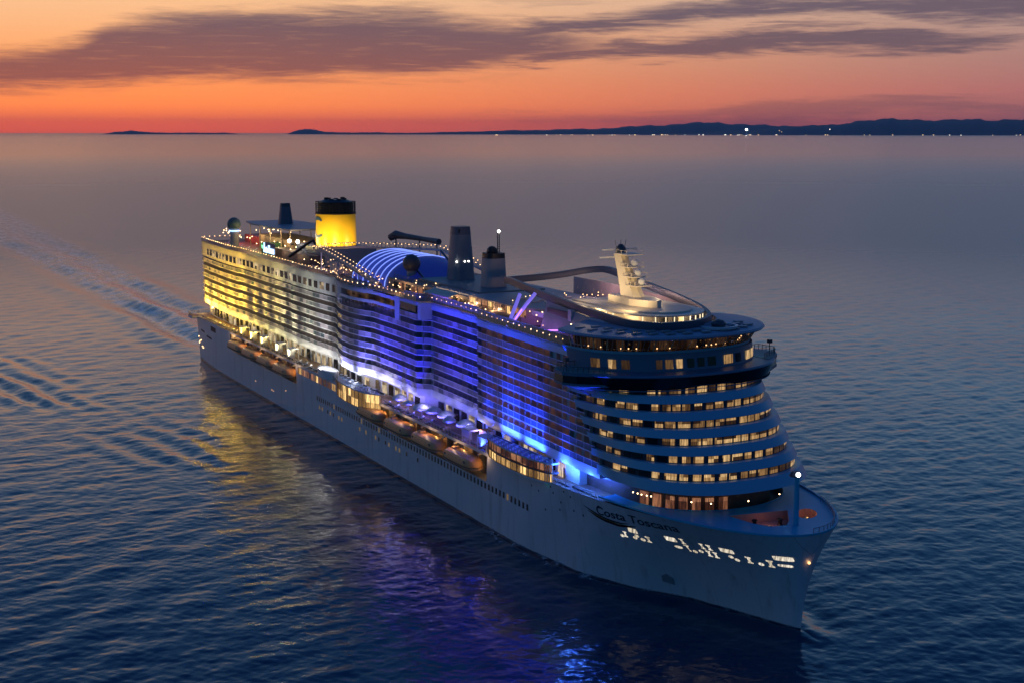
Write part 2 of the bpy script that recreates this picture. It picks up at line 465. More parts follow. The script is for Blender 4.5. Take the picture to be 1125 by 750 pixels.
    bu = n.n.new('ShaderNodeBump'); n.l.new(h, bu.inputs['Height'])
    n.l.new(n.m('MULTIPLY', n.ss(ln.outputs['Value'], 100.0, 1500.0, .10, .07), n.ss(patch, .3, .7, .6, 1.15)), bu.inputs['Strength'])
    bu.inputs['Distance'].default_value = .9
    n.l.new(bu.outputs[0], b.inputs['Normal'])
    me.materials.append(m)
    o = bpy.data.objects.new('water', me); COL.objects.link(o); o['kind'] = 'structure'
    return o


build_water()


# ------------------------------------------------------------------ far shore
def px_far(px, dist):
    a = YAW - math.atan((px-562.5)/FPX/ math.cos(PIT)*.988)
    return (CAMP[0]+dist*math.cos(a), CAMP[1]+dist*math.sin(a))


HILLM = mat('hill_scrub', (.06, .11, .14), .9, var=.3, vscale=.004)


def ridge(name, pts, dist, depth, seed, m=HILLM):
    """a long low range: crest heights in metres over a line of bearings"""
    g = random.Random(seed); rows = [[], [], [], [], []]
    x0, x1 = pts[0][0], pts[-1][0]; N = 160
    xs = cubic(x0, x1, N); hs = np.interp(xs, [p[0] for p in pts], [p[1] for p in pts])
    jit = [0.0]*(N+1)
    for o, s in ((3, .10), (9, .06), (25, .05), (60, .03)):
        ph = g.random()*9
        for i in range(N+1): jit[i] += s*math.sin(i/N*o*6.28+ph+g.random()*.4)
    for i, x in enumerate(xs):
        h = max(1.0, hs[i]*(1+jit[i]))
        for r, (dk, hk) in enumerate(((0, -.02), (.18, .55), (.5, 1.0), (.8, .6), (1.0, -.02))):
            p = px_far(x, dist+depth*dk); rows[r].append((p[0], p[1], h*hk*(1+.1*math.sin(i*.7+r*2)) if hk < 1 else h))
    b = MB(); b.grid(rows, m); o = b.build(name, smooth=True); o['kind'] = 'structure'
    return o


HM = 45000/FPX
ridge('hills', [(700, 1), (770, 3), (840, 9), (900, 13), (950, 17), (1000, 19), (1040, 18), (1090, 22), (1140, 22), (1250, 24), (1500, 12)] if False else
      [(x, h*HM) for x, h in [(700, .6), (770, 2.5), (840, 8), (880, 10), (930, 13.5), (985, 16.5), (1030, 15.5), (1090, 19), (1140, 19.5), (1300, 24), (1500, 10)]], 45000, 6000, 1)
ridge('hills', [(x, h*HM*1.33) for x, h in [(360, .5), (400, 1.8), (470, 2.2), (540, 3.5), (600, 5.5), (660, 7.5), (730, 10), (790, 13), (830, 11), (900, 10), (980, 7)]], 60000, 5000, 2)
ridge('island', [(x, h*HM*1.5) for x, h in [(118, .2), (130, 2.5), (148, 4), (165, 2.2), (205, 1.6), (250, 1.8), (268, .2)]], 68000, 3000, 3)
ridge('island', [(x, h*HM*1.5) for x, h in [(318, .2), (326, 3.5), (340, 7), (352, 4), (362, 2.2), (420, 2), (470, .3)]], 68000, 3000, 4)

SHOREW = mat('render_wall', (.45, .42, .38), .8)
SHOREL = glow('shore_window_light', (1, .62, .30), 3.6)
SHOREC = glow('shore_flood_light', (1, .88, .70), 5.0)
sb = random.Random(11)
shore = []
for i in range(64):
    c = [545, 600, 628, 650, 668, 690, 716, 725, 740, 770, 800, 812, 830, 855, 880, 905, 945, 975, 1020, 1050, 1085, 1110]
    px = c[i % len(c)] + sb.gauss(0, 7)
    if i < 22: px = c[i]
    up = px > 830 and sb.random() < .35
    p = px_far(px, 44200 if not up else 45900)
    w, d, h = sb.uniform(20, 60), 30, sb.uniform(15, 30)
    z0 = 0 if not up else sb.uniform(70, 200)
    if up: h += 0
    t = empty('waterfront_building', 'small lit building on the dark far shore under the hills', 'building', (p[0], p[1], z0), 'lit buildings along the far shore', YAW)
    b = MB(); b.box(-d/2, d/2, -w/2, w/2, -120 if up else -1, h, SHOREW); b.build('wall', t)
    b = MB(); b.box(-d/2-.6, -d/2-.05, -w*.36, w*.36, h*.25, h*sb.uniform(.55, .9), SHOREL if sb.random() < .75 else SHOREC); b.build('window', t)
    b = MB(); b.box(-d/2-1, d/2+1, -w/2-1, w/2+1, h+.02, h+1.2, SHOREW); b.build('roof', t)
p = px_far(817, 44000)
t = empty('lighthouse', 'brightly shining lighthouse on the far shore, brightest light on the coast', 'lighthouse', (p[0], p[1], 0))
b = MB(); b.lathe((0, 0, 0), [(22, -2), (14, 150)], WHITE); b.build('tower', t)
b = MB(); b.lathe((0, 0, 150.3), [(26, 0), (26, 5)], WHITE); b.build('gallery', t)
b = MB(); b.lathe((0, 0, 155.6), [(24, 0), (34, 26), (24, 52)], glow('lighthouse_light', (1, .95, .85), 30.0)); b.build('lantern', t)
b = MB(); b.lathe((0, 0, 208.2), [(25, 0), (.1, 16)], DGREY); b.build('roof', t)

hz = MB(); hz.box(-75000, 3000, -60000, 60000, -60, 820, None)
hz = hz.build('haze'); hz['kind'] = 'stuff'
hm = bpy.data.materials.new('haze'); hm.use_nodes = True; hm.node_tree.nodes.clear()
hv = hm.node_tree.nodes.new('ShaderNodeVolumePrincipled'); hv.inputs['Color'].default_value = (.75, .85, 1, 1); hv.inputs['Density'].default_value = HAZE
ho = hm.node_tree.nodes.new('ShaderNodeOutputMaterial'); hm.node_tree.links.new(hv.outputs[0], ho.inputs['Volume'])
hz.data.materials.clear(); hz.data.materials.append(hm)

# ------------------------------------------------------------------ the ship
ship = empty('cruise_ship', 'huge white cruise ship lit yellow and blue along its balconies with a yellow funnel', 'ship')

T0 = [(0, 0), (.03, .045), (.14, .157), (.34, .376), (.49, .667), (.677, .886), (1, 1)]


def zr(x): return 17.1 + 1.4*min(1, max(0, (x-268)/52))**1.2 - .7*min(1, max(0, (30-x)/30))


def hb(x, z):
    zz = max(0, min(z, 18.5))/18.5; w = .35*zz+.65*zz*zz
    tip = 331+3*w; L = 65-16*w
    if x >= tip: return 0.0
    t = min(1, (tip-x)/L)
    b = 21.2*((1-w)*float(np.interp(t, [a for a, _ in T0], [c for _, c in T0])) + w*math.sqrt(max(0, 1-(1-t)**2)))
    if x < 45: b *= 1-.14*((45-x)/54)**2
    return b


def tipx(z):
    zz = max(0, min(z, 18.5))/18.5
    return 331+3*(.35*zz+.65*zz*zz)


def sternx(z): return -3-6.5*max(0, min(z, 17))/17


REC = [(49.0, 121.0), (174.5, 251.5)]       # lifeboat recesses


def hull_mesh():
    us = sorted(set([round(x, 3) for x in np.concatenate([np.linspace(0, .72, 46), .72+.28*np.sin(np.linspace(0, math.pi/2, 48))])] +
                    [(x+8)/(334+8) for r in REC for x in r]))
    lv = [-2, 0, 1.5, 3.5, 6, 8.5, 10.7, 13, 15.2, None]
    inrec = lambda u: any((a+8)/342-1e-6 <= u < (b+8)/342-1e-6 for a, b in REC)
    out = MB()
    for sg in (-1, 1):
        P = []
        for u in us:
            row = []
            for z in lv:
                zz = z if z is not None else None
                if zz is None:
                    xx = sternx(17)+u*(tipx(18.5)-sternx(17)); zz = zr(xx)
                else: xx = sternx(max(0, zz))+u*(tipx(max(0, zz))-sternx(max(0, zz)))
                row.append((xx, sg*hb(xx, max(0, zz)), zz))
            P.append(row)
        i0 = len(out.v); nl = len(lv); k = out.mi(HULL)
        for r in P: out.v += r
        for a in range(len(us)-1):
            for c in range(nl-1):
                if inrec(us[a]) and c >= 6: continue
                f = (i0+a*nl+c, i0+(a+1)*nl+c, i0+(a+1)*nl+c+1, i0+a*nl+c+1)
                out.f.append(f if sg < 0 else f[::-1]); out.m.append(k)
    # transom
    lo = []
    for z in (-2, 3, 8, 13, zr(-9)):
        x = sternx(max(0, z)); w = hb(x, max(0, z)); lo.append([(x, -w, z), (x, 0, z), (x, w, z)])
    out.grid(lo, HULL)
    return out.build('hull', ship, smooth=True)


hull = hull_mesh()


def on_hull(x, z, d=.06): return (x, -hb(x, z)-d, z)


def hull_patch(name, pts, m, d=.07, sub=None, parent=hull, th=0.05):
    """a flat fitting lying on the starboard hull: outline in (x, z), a little proud of the plating"""
    b = MB(); n = len(pts)
    o = [on_hull(x, z, d) for x, z in pts]; i = [on_hull(x, z, d-th-.25) for x, z in pts]
    b.face(o, m)
    for k in range(n): b.face([i[k], i[(k+1) % n], o[(k+1) % n], o[k]], m)
    return b.build(name, parent)


# recess behind the lifeboats
for a, c in REC:
    b = MB()
    xs = cubic(a, c, 24)
    for s in (-1, 1):
        b.grid([[(x, s*17.6, 10.7) for x in xs], [(x, s*17.6, 16.4) for x in xs]], mat('recess_paint', (.42, .33, .26), .6, var=.2, vscale=.5))
        b.grid([[(x, s*17.6, 10.71) for x in xs], [(x, s*(hb(x, 10.7)), 10.71) for x in xs]], GREY)
        for x in (a, c): b.face([(x, s*17.6, 10.7), (x, s*21.02, 10.7), (x, s*21.02, 16.4), (x, s*17.6, 16.4)], HULL)
        n = int((c-a)/4.5)
        for k in range(1, n):
            x = a+(c-a)*k/n
            if s < 0: b.box(x-.2, x+.2, -18.6, -17.62, 10.72, 16.38, GREY)
    b.build('boat_recess', ship)
    for k in range(int((c-a)/3.6)):
        x = a+1.8+k*3.6
        b = MB(); b.box(x-.9, x+.9, -17.56, -17.5, 12.0, 15.2, rnd.choice([DARK, DARK, BAYR])); b.build('promenade_panel', ship)

# promenade deck and its bays
BAY1 = [(157, -21.2), (160, -22.6), (164, -23.6), (170, -24.2), (178, -24.2), (184, -23.4), (188, -21.2)]
BAY2 = [(251, -21.2), (254, -22.4), (259, -23.2), (266, -23.4), (273, -23.0), (278, -21.9), (279.5, -21.1)]
prom_edge = lambda x: hb(x, 17.1)-.1
xs = cubic(-8.5, 300, 120)
pl = [(x, -prom_edge(x)) for x in xs]; pr = [(x, prom_edge(x)) for x in reversed(xs)]
pr = pr[::-1]
b = MB()
b.grid([[(x, y, zr(x)-.75) for x, y in pr], [(x, y, zr(x)-.75) for x, y in pl], [(x, y, zr(x)-.05) for x, y in pl]], WHITE)
b.grid([[(x, y, zr(x)-.05) for x, y in pl], [(x, y, zr(x)-.05) for x, y in pr]], TEAK); b.grid([[(x, y, zr(x)-.05) for x, y in pr], [(x, y, zr(x)-.75) for x, y in pr]], WHITE)
b.build('promenade_deck', ship)
b = MB(); b.prism([(x+math.cos(t)*0, y) for x, y, t in [(-9.4, -18, 0), (-12, -20.4, 0), (-9, -21.6, 0), (-3, -21.6, 0), (-3, 21.6, 0), (-9, 21.6, 0), (-12.5, 17, 0), (-13.5, 0, 0), (-12.5, -15, 0)]], 15.4, 16.2, WHITE, mt=TEAK); b.build('stern_terrace', ship)


def railing(name, line, z, h, step, m=RAILG, bars=3, parent=ship, r=.045, panel=None):
    """posts, bars and a handrail along a plan line"""
    b = MB(); g = (lambda x: z(x)) if callable(z) else (lambda x: z)
    pts = [(x, y, g(x)) for x, y in line]
    L = [0]
    for i in range(1, len(pts)): L.append(L[-1]+math.dist(pts[i-1], pts[i]))
    for k in range(1, bars+1):
        b.tube([(p[0], p[1], p[2]+h*k/bars) for p in pts], r*1.6 if k == bars else r*.7, m, 4)
    n = int(L[-1]/step)
    for k in range(n+1):
        s = L[-1]*k/max(n, 1)
        x, y, zz = (float(np.interp(s, L, [p[j] for p in pts])) for j in range(3))
        b.box(x-r, x+r, y-r, y+r, zz-.05, zz+h, m)
    if panel: b.ribbon([(p[0], p[1], p[2]+.1) for p in pts], [(p[0], p[1], p[2]+h*.92) for p in pts], panel)
    return b.build(name, parent)


GLASSP = mat('clear_panel', (.30, .26, .22), .15)
def striped():
    m = bpy.data.materials.new('striped_roof'); m.use_nodes = True
    n = NT(m.node_tree); b = n.n['Principled BSDF']; g = n.n.new('ShaderNodeNewGeometry'); sp = n.n.new('ShaderNodeSeparateXYZ'); n.l.new(g.outputs['Position'], sp.inputs[0])
    t = n.m('FRACT', n.m('MULTIPLY', n.m('ADD', sp.outputs[0], n.m('MULTIPLY', sp.outputs[1], .8)), .42))
    n.l.new(n.mix(n.ss(t, .40, .60), (.14, .16, .30, 1), (.55, .57, .66, 1)), b.inputs['Base Color']); b.inputs['Roughness'].default_value = .6
    return m


STRIPE = striped()
railing('promenade_railing', [(x, -prom_edge(x)+.15) for x in xs if x < 157], zr, 1.15, 1.6)
railing('promenade_railing', [(x, -prom_edge(x)+.15) for x in xs if 188 < x < 252], zr, 1.15, 1.6)
railing('promenade_railing', [(x, -prom_edge(x)+.15) for x in xs if 279 < x < 297], zr, 1.15, 1.6)
railing('stern_railing', [(-3, -21.4), (-9, -21.4), (-11.8, -20.2), (-13.3, -8), (-13.3, 8), (-11.8, 20.2), (-3, 21.4)], 16.2, 1.1, 1.5)
for nm, BB, zl, zt in (('terrace_bay', BAY1, 14.3, 19.2), ('terrace_bay', BAY2, 16.9, 21.2)):
    inner = [(BB[-1][0], -19.5), (BB[0][0], -19.5)]
    b = MB()
    b.prism(BB+inner, zl, zl+.35, WHITE, mt=TEAK)
    b.prism(BB+inner, zt-.35, zt, WHITE, mt=BLUEDECK if BB is BAY1 else STRIPE)
    if BB is BAY2: b.prism(BB+inner, 18.95, 19.25, DGREY)
    bay = b.build(nm, ship)
    fine = [(float(np.interp(t, range(len(BB)), [p[0] for p in BB])), float(np.interp(t, range(len(BB)), [p[1] for p in BB]))) for t in np.linspace(0, len(BB)-1, 37)]
    ins = offset(fine, .25)
    if BB is BAY1:
        rows = ((14.7, 18.8, BAYL),)
    else: rows = ((17.3, 18.9, BAYL), (19.3, 20.8, BAYR))
    for z0, z1, mm in rows:
        b = MB(); b.wall(ins, z0, z1, .1, mm); b.build('bay_window', bay)
        for k in range(0, 37, 2):
            x, y = fine[k]; b = MB(); b.box(x-.07, x+.07, y-.02, y+.12, z0-.02, z1+.02, mat('brass_frame', (.30, .22, .14), .4)); b.build('window_frame', bay)
    rl = railing('terrace_railing', fine, zt, 1.15, 1.2, bars=3)

# upper works: starboard plan line of the cabin decks
PLAN = [(-6, 16.2), (10, 17.0), (30, 17.5), (46, 17.3), (48, 16.7), (104.5, 16.8), (105.5, 17.2), (128, 16.9), (142, 16.1), (146, 16.9), (150, 18.2), (156, 19.3),
        (163, 19.6), (169, 18.9), (175, 17.4), (190, 17.4), (204.5, 17.7), (207.5, 15.0), (222, 15.2), (236.6, 15.8), (237.2, 16.9), (255, 18.0), (272, 18.9), (286, 19.5), (300, 19.6)]
yS = lambda x: float(np.interp(x, [p[0] for p in PLAN], [p[1] for p in PLAN]))
KEYS = [p[0] for p in PLAN]
ZF = [23.3+2.87*k for k in range(7)]        # cabin deck floors
xend = lambda z: 286.3+(36.8-z)*.66         # where the front bands take over


def samp(x0, x1, step=2.2):
    q = sorted(set([round(x0+i*step, 3) for i in range(int((x1-x0)/step)+1)] + [k for k in KEYS if x0 < k < x1] + [x0, x1]))
    return q


core = [(x, -yS(x)+2.1) for x in samp(-4.5, 284)]
cp = core + [(x, -y) for x, y in reversed(core)]
b = MB(); b.prism(cp, 16.6, 44.5, WHITE2, mt=TEAK); superst = b.build('superstructure', ship)
# promenade wall with doors and shop windows under the cabins
for k in range(62):
    x = 2+k*4.5
    y = -yS(x)+1.95 if not 203 < x < 210 else -13.2
    b = MB(); b.box(x-1.5, x+1.5, y-.02, y+.06, 17.3, 20.2, WIN_W if rnd.random() < .55 else GLASSD); b.build('shop_window', superst)

# deep fascia over the promenade and the balcony floors
for s, nm in ((-1, 'balcony_floor'), (1, 'balcony_floor')):
    for k, z in enumerate(ZF):
        x1 = xend(z); x0 = -6
        if k == 6: x0 = 190
        out = [(x, s*yS(x)) for x in samp(x0, x1)]
        inn = [(x, s*(yS(x)-2.2)) for x, _ in reversed(out)]
        b = MB(); b.prism(out+inn, (z-1.75) if k == 0 else (z-.22), z, WHITE); b.build(nm, ship)
        b = MB()
        th = .14
        b.wall([(x, s*(yS(x)+.06)) for x, _ in out] if s < 0 else [(x, s*(yS(x)+.06)) for x, _ in reversed(out)], z+1.20, z+1.29, .16, WHITE)
        b.build('handrail', ship)
        if s > 0:
            b = MB(); b.wall([(x, yS(x)-.02) for x, _ in reversed(out)], z+.02, z+1.07, .06, PANEL); b.build('balcony_panel', ship)

# single balconies on the starboard side: panel, divider, cabin window, lamp
cells = []
DIVP = mat('divider_paint', (.24, .22, .22), .5); DIVF = mat('divider_forward', (.46, .36, .33), .5)
for k, z in enumerate(ZF):
    x1 = xend(z); x = -5.6 if k < 6 else 191.0
    while x < x1-1.5:
        xe = x+2.9
        for key in (47, 105, 145, 206, 237):
            if x < key < xe and key-x > .8: xe = key
        xe = min(xe, x1)
        if 203.9 < x and xe < 208.0: pass
        cells.append((x, xe, k, z)); x = xe
cells.sort(key=lambda c: -(c[0]+c[3]*.01))
LB = MB(); LD = MB(); LW = MB(); LL = MB()


def cell_geo(P, Dv, Wn, Lm, x, xe, k, z):
    g = .09
    pts = [q for q in samp(x+g, xe-g, 3)]
    line = [(q, -yS(q)+.02) for q in pts]
    P.wall(line, z+.03, z+1.19, .07, PANEL if x < 238 else PANELD)
    top = z+2.59 if k < 6 else 43.1
    yo, yi = -yS(xe), -yS(xe)+2.1
    Dv.box(xe-.06, xe+.06, yo-.02, yi, z+.02, top, DIVP if x < 238 else DIVF)
    xm = (x+xe)/2; ym = max(-yS(x), -yS(xe))+2.05
    Wn.box(x+.35, xe-.35, ym-.05, ym+.25, z+.06, z+2.2, WIN_S if rnd.random() < (.25 if x > 235 else .3) else GLASSD)
    if x > 238 and rnd.random() < .7 or rnd.random() < .04:
        Lm.box(xe-.42, xe-.12, yo+.8, yo+1.15, z+2.22, z+2.42, LAMPS)


for i, (x, xe, k, z) in enumerate(cells):
    if i < 100:
        P, Dv, Wn, Lm = MB(), MB(), MB(), MB()
        cell_geo(P, Dv, Wn, Lm, x, xe, k, z)
        o = P.build('balcony', ship); Dv.build('divider', o); Wn.build('cabin_window', o)
        if Lm.v: Lm.build('balcony_lamp', o)
    else: cell_geo(LB, LD, LW, LL, x, xe, k, z)
for M_, nm in ((LB, 'balconies'), (LD, 'balcony_dividers'), (LW, 'cabin_windows'), (LL, 'balcony_lamps')):
    o = M_.build(nm, ship); o['kind'] = 'stuff'

# upper side wall, aft: a belt of windows over the last cabin deck, recessed terrace and portal amidships
b = MB()
b.wall([(x, -yS(x)) for x in samp(-6, 150)], 39.4, 44.9, .25, mat('weathered_white', (.52, .51, .50), .5, var=.1, vscale=.3))
b.wall([(x, -yS(x)) for x in samp(150, 190.5)], 43.6, 44.9, .25, WHITE2)
b.wall([(x, -yS(x)) for x in samp(190.5, 283.5)], 43.1, 44.9, .25, WHITE2)
b.build('side_wall', ship)
for i in range(30):
    x = 4+i*4.7
    if x > 141: break
    b = MB(); b.wall([(q, -yS(q)-.02) for q in samp(x, x+2.6+rnd.random())], 40.5, 42.6, .06, WIN_W if i in (2, 4, 5, 9, 13, 14, 17, 18, 21, 24, 27) else GLASSD); b.build('belt_window', ship)
b = MB(); b.wall([(x, -yS(x)+2.02) for x in samp(150, 190)], 39.5, 43.6, .05, LOUNGE); b.build('restaurant_window', ship)
b = MB()
for x in (151, 190.5): b.box(x, x+3.0, -yS(x)-.15, -yS(x)+2.1, 38.8, 44.85, WHITE)
b.box(206, 208, -17.9, -13, 40.8, 44.85, WHITE)
b.wall([(x, -yS(x)-.1) for x in samp(154, 190)], 41.2, 42.0, .2, WHITE)
b.build('portal_frame', ship)
railing('terrace_railing', [(x, -yS(x)+.1) for x in samp(154, 190)], 40.2, 1.0, 2.4)
b = MB(); b.wall([(x, -yS(x)-.02) for x in samp(194, 205)], 42.2, 43.9, .06, GLASSD); b.build('dark_window', ship)

# top deck rail with its lamps
top_line = [(x, -yS(x)+.15) for x in samp(-6, 283.5)]
b = MB(); b.prism([(x, -yS(x)) for x in samp(-6, 283.5)] + [(x, yS(x)) for x in reversed(samp(-6, 283.5))], 44.52, 44.95, WHITE2, mt=TEAK); b.build('sun_deck', ship)
railing('sun_deck_railing', top_line, 44.95, 1.35, 1.6, panel=None)
railing('sun_deck_railing', [(-5.8, y) for y in np.linspace(-16, 16, 12)], 44.95, 1.35, 1.6)
railing('sun_deck_railing', [(x, yS(x)-.15) for x in samp(-6, 283.5)], 44.95, 1.35, 1.6)
b = MB(); b.ribbon([(x, y-.05, 45.0) for x, y in top_line if x > 195], [(x, y-.05, 46.9) for x, y in top_line if x > 195], GLASSP)
b.build('wind_screen', ship)
railing('screen_frame', [(x, y-.02) for x, y in top_line if x > 195], 44.97, 2.0, 1.5, m=mat('screen_frame_paint', (.5, .42, .34), .5), bars=1)


def deck_light(x, y, z, m=LAMPW, r=.12, post=None):
    b = MB(); b.ball((0, 0, 0), r, m, 7, 5)
    o = b.build('deck_light', ship); o.location = (x, y, z)
    return o


dl = {}; fresh = set()
nl = 0
for i in range(100):
    x = -5+i*2.88
    m_ = (LAMPW, LAMPW2, LAMPW3)[rnd.choice([0, 1, 1, 2])]
    if m_ not in dl: dl[m_] = deck_light(x, 0, 0, m_)
    if m_ in fresh: o = dl[m_].copy(); COL.objects.link(o); o.parent = ship
    else: o = dl[m_]; fresh.add(m_)
    nl += 1
    o.location = (x, -yS(x)+.12, 46.45 if x < 150 else 46.0 + (x > 200)*.15)
rest = MB()
for i in range(16): rest.ball((-5.7, -15+i*2.0, 46.6), .15, LAMPW2, 6, 4)
for i in range(44): rest.ball((-4+i*4.2, 16.2, 46.6), .15, LAMPW2, 6, 4)
for i in range(90):
    x, y = rnd.uniform(0, 95), rnd.uniform(-13, 13); rest.ball((x, y, rnd.uniform(47, 50)), .16, LAMPW, 6, 4)
for i in range(170):
    x, y = rnd.uniform(112, 280), rnd.uniform(-15.5, -8.5); rest.ball((x, y, rnd.uniform(45.6, 48.6)), rnd.choice([.09, .11, .14]), rnd.choice([LAMPW, LAMPW2, LAMPW3]), 6, 4)
for i in range(40):
    x, y = rnd.uniform(236, 292), rnd.uniform(-11, 12); rest.ball((x, y, 48.9+rnd.random()), .1, LAMPW2, 6, 4)
o = rest.build('deck_lights', ship); o['kind'] = 'stuff'


# ------------------------------------------------------------------ front of the superstructure
xn = lambda z: 320.0-.912*(z-21.2)


def front_curve(z, dx=0.0, n=40, w=19.6, p=2.5, L=22.0, x0=None):
    """plan curve round the front at height z, from starboard aft to port aft"""
    nose = xn(z)+dx; xc = nose-L; w = w+dx*.5 if dx < 0 else w
    pts = []
    for i in range(n+1):
        t = -math.pi/2+math.pi*i/n
        c, s = math.cos(t), math.sin(t)
        pts.append((xc+L*abs(c)**(2/p), w*(1 if s > 0 else -1)*abs(s)**(2/p)))
    xs_ = x0 if x0 is not None else xend(z)
    if xs_ < xc-.1: pts = [(xs_, -w)]+pts+[(xs_, w)]
    return pts


def belt(b, za, zb, m, da=0.0, db=0.0, cap=None, x0=None):
    A = front_curve(za, da, x0=x0); Bc = front_curve(zb, db, x0=x0)
    n = min(len(A), len(Bc))
    if len(A) != len(Bc):
        A = A if len(A) == n else A[1:-1]; Bc = Bc if len(Bc) == n else Bc[1:-1]
    b.grid([[(x, y, za) for x, y in A], [(x, y, zb) for x, y in Bc]], m)
    return A, Bc


ZW0, PW, HW = 24.25, 2.75, 1.38
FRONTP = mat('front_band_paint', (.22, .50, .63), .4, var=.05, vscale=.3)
bands = [(22.4, ZW0)] + [(ZW0+PW*k+HW, ZW0+PW*(k+1)) for k in range(6)]
bands[-1] = (bands[-1][0], bands[-1][0]+.5)
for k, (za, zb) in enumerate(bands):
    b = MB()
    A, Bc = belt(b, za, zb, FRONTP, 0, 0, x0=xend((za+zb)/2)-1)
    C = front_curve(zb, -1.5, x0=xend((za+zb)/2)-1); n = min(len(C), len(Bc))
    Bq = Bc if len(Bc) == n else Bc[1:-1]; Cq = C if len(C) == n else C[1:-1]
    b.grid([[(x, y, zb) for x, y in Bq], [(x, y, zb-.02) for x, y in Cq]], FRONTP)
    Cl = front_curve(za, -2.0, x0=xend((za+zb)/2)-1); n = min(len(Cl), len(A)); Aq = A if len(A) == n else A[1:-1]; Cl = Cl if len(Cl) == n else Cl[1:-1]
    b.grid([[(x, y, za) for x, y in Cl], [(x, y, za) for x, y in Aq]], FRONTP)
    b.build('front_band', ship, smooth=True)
nwin = 0
FW = MB()
for k in range(6):
    z0 = ZW0+PW*k; z1 = z0+HW
    b = MB()
    C1 = front_curve(z0, -1.35, x0=xend(z0)-1); C2 = front_curve(z0, -1.40, x0=xend(z0)-1); n = min(len(C1), len(C2))
    C1 = C1 if len(C1) == n else C1[1:-1]; C2 = C2 if len(C2) == n else C2[1:-1]
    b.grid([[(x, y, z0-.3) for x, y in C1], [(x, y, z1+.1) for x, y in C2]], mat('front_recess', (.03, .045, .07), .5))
    b.build('window_recess', ship, smooth=True)
    # panes along the curve
    def at(s, z):
        t = (z-z0)/HW; C = [((1-t)*p[0]+t*q[0], (1-t)*p[1]+t*q[1]) for p, q in zip(C1, C2)]
        L = [0]
        for i in range(1, len(C)): L.append(L[-1]+math.dist(C[i-1], C[i]))
        return (float(np.interp(s, L, [c[0] for c in C])), float(np.interp(s, L, [c[1] for c in C])), z), L[-1]
    _, LT = at(0, z0)
    s = 5.0
    while s < LT-3:
        y = at(s, z0)[0][1]
        wd = rnd.choice([1.5, 1.5, 1.9, 2.3])
        lit = y > -13.6 or abs(y+16.4) < .9 or abs(y+18.6) < .35
        if k == 0 and -17 < y < -13.6: lit = True
        pts = [at(s, z0+.12)[0], at(s+wd*.5, z0+.12)[0], at(s+wd, z0+.12)[0], at(s+wd, z1-.1)[0], at(s+wd*.5, z1-.1)[0], at(s, z1-.1)[0]]
        nn = Vector((pts[2][0]-pts[0][0], pts[2][1]-pts[0][1], 0)).cross(Vector((0, 0, 1))).normalized()*.08
        pts = [tuple(Vector(p)+nn) for p in pts]
        b = MB() if nwin < 100 else FW
        b.face(pts, WIN_F if lit else GLASSD)
        if nwin < 100: b.build('front_window', ship)
        nwin += 1; s += wd+rnd.choice([.35, .5, .9])
if FW.v: o = FW.build('front_windows', ship); o['kind'] = 'stuff'
# core behind the front belts
b = MB()
for z0, z1 in ((16.5, 21.15), (21.2, 30.0), (30.0, 39.9), (39.9, 45.2)):
    C = front_curve(z1, -2.4 if z0 > 20 else -8.0, x0=283); b.prism(C, z0, z1, mat('deck_house_dark', (.16, .10, .07), .6) if z0 < 20 else WHITE2)
b.build('front_core', ship)

def lcurve(nose, w, L, x0, n=56, p=2.3):
    pts = [(x0, -w)]
    for i in range(n+1):
        t = -math.pi/2+math.pi*i/n; c, s = math.cos(t), math.sin(t)
        pts.append((nose-L+L*abs(c)**(2/p), w*(1 if s > 0 else -1)*abs(s)**(2/p)))
    return pts+[(x0, w)]


# bridge, with a row of windows above it and the glazed lounge
BZ = 39.4
NAVYB = mat('bridge_blue', (.10, .19, .28), .45, var=.06, vscale=.3)


def wingcurve(nose, w, L, x0, p=2.25, n=60):
    pts = [(x0, -w)]
    for i in range(n+1):
        t = -math.pi/2+math.pi*i/n; c, q = math.cos(t), math.sin(t)
        pts.append((nose-L+L*abs(c)**(2/p), w*(1 if q > 0 else -1)*abs(q)**(2/p)))
    return pts+[(x0, w)]


Wc = lambda z, d=0.0: wingcurve(303.2+d-(z-BZ)*.3, 22.6+d, 17.5, 285.0)
b = MB()
cv = lambda C, z: [(x, y, z) for x, y in C]
b.grid([cv(Wc(BZ, -1.6), BZ-1.0), cv(Wc(BZ, .15), BZ-.75), cv(Wc(BZ, .2), BZ-.5)], NAVYB)
b.grid([cv(Wc(BZ, .75), BZ+1.85), cv(Wc(BZ, .9), BZ+2.05), cv(Wc(BZ, .7), BZ+2.35), cv(Wc(BZ, -3.5), BZ+2.4)], NAVYB)
b.grid([cv(lcurve(300.2, 19.8, 16, 283.5), BZ+2.38), cv(lcurve(299.6, 20.0, 16, 283), 45.05)], NAVYB)
bridge = b.build('bridge', ship, smooth=True)
b = MB(); b.grid([cv(Wc(BZ, .05), BZ-.5), cv(Wc(BZ, .70), BZ+1.85)], GLASSD); b.build('bridge_window', bridge, smooth=True)
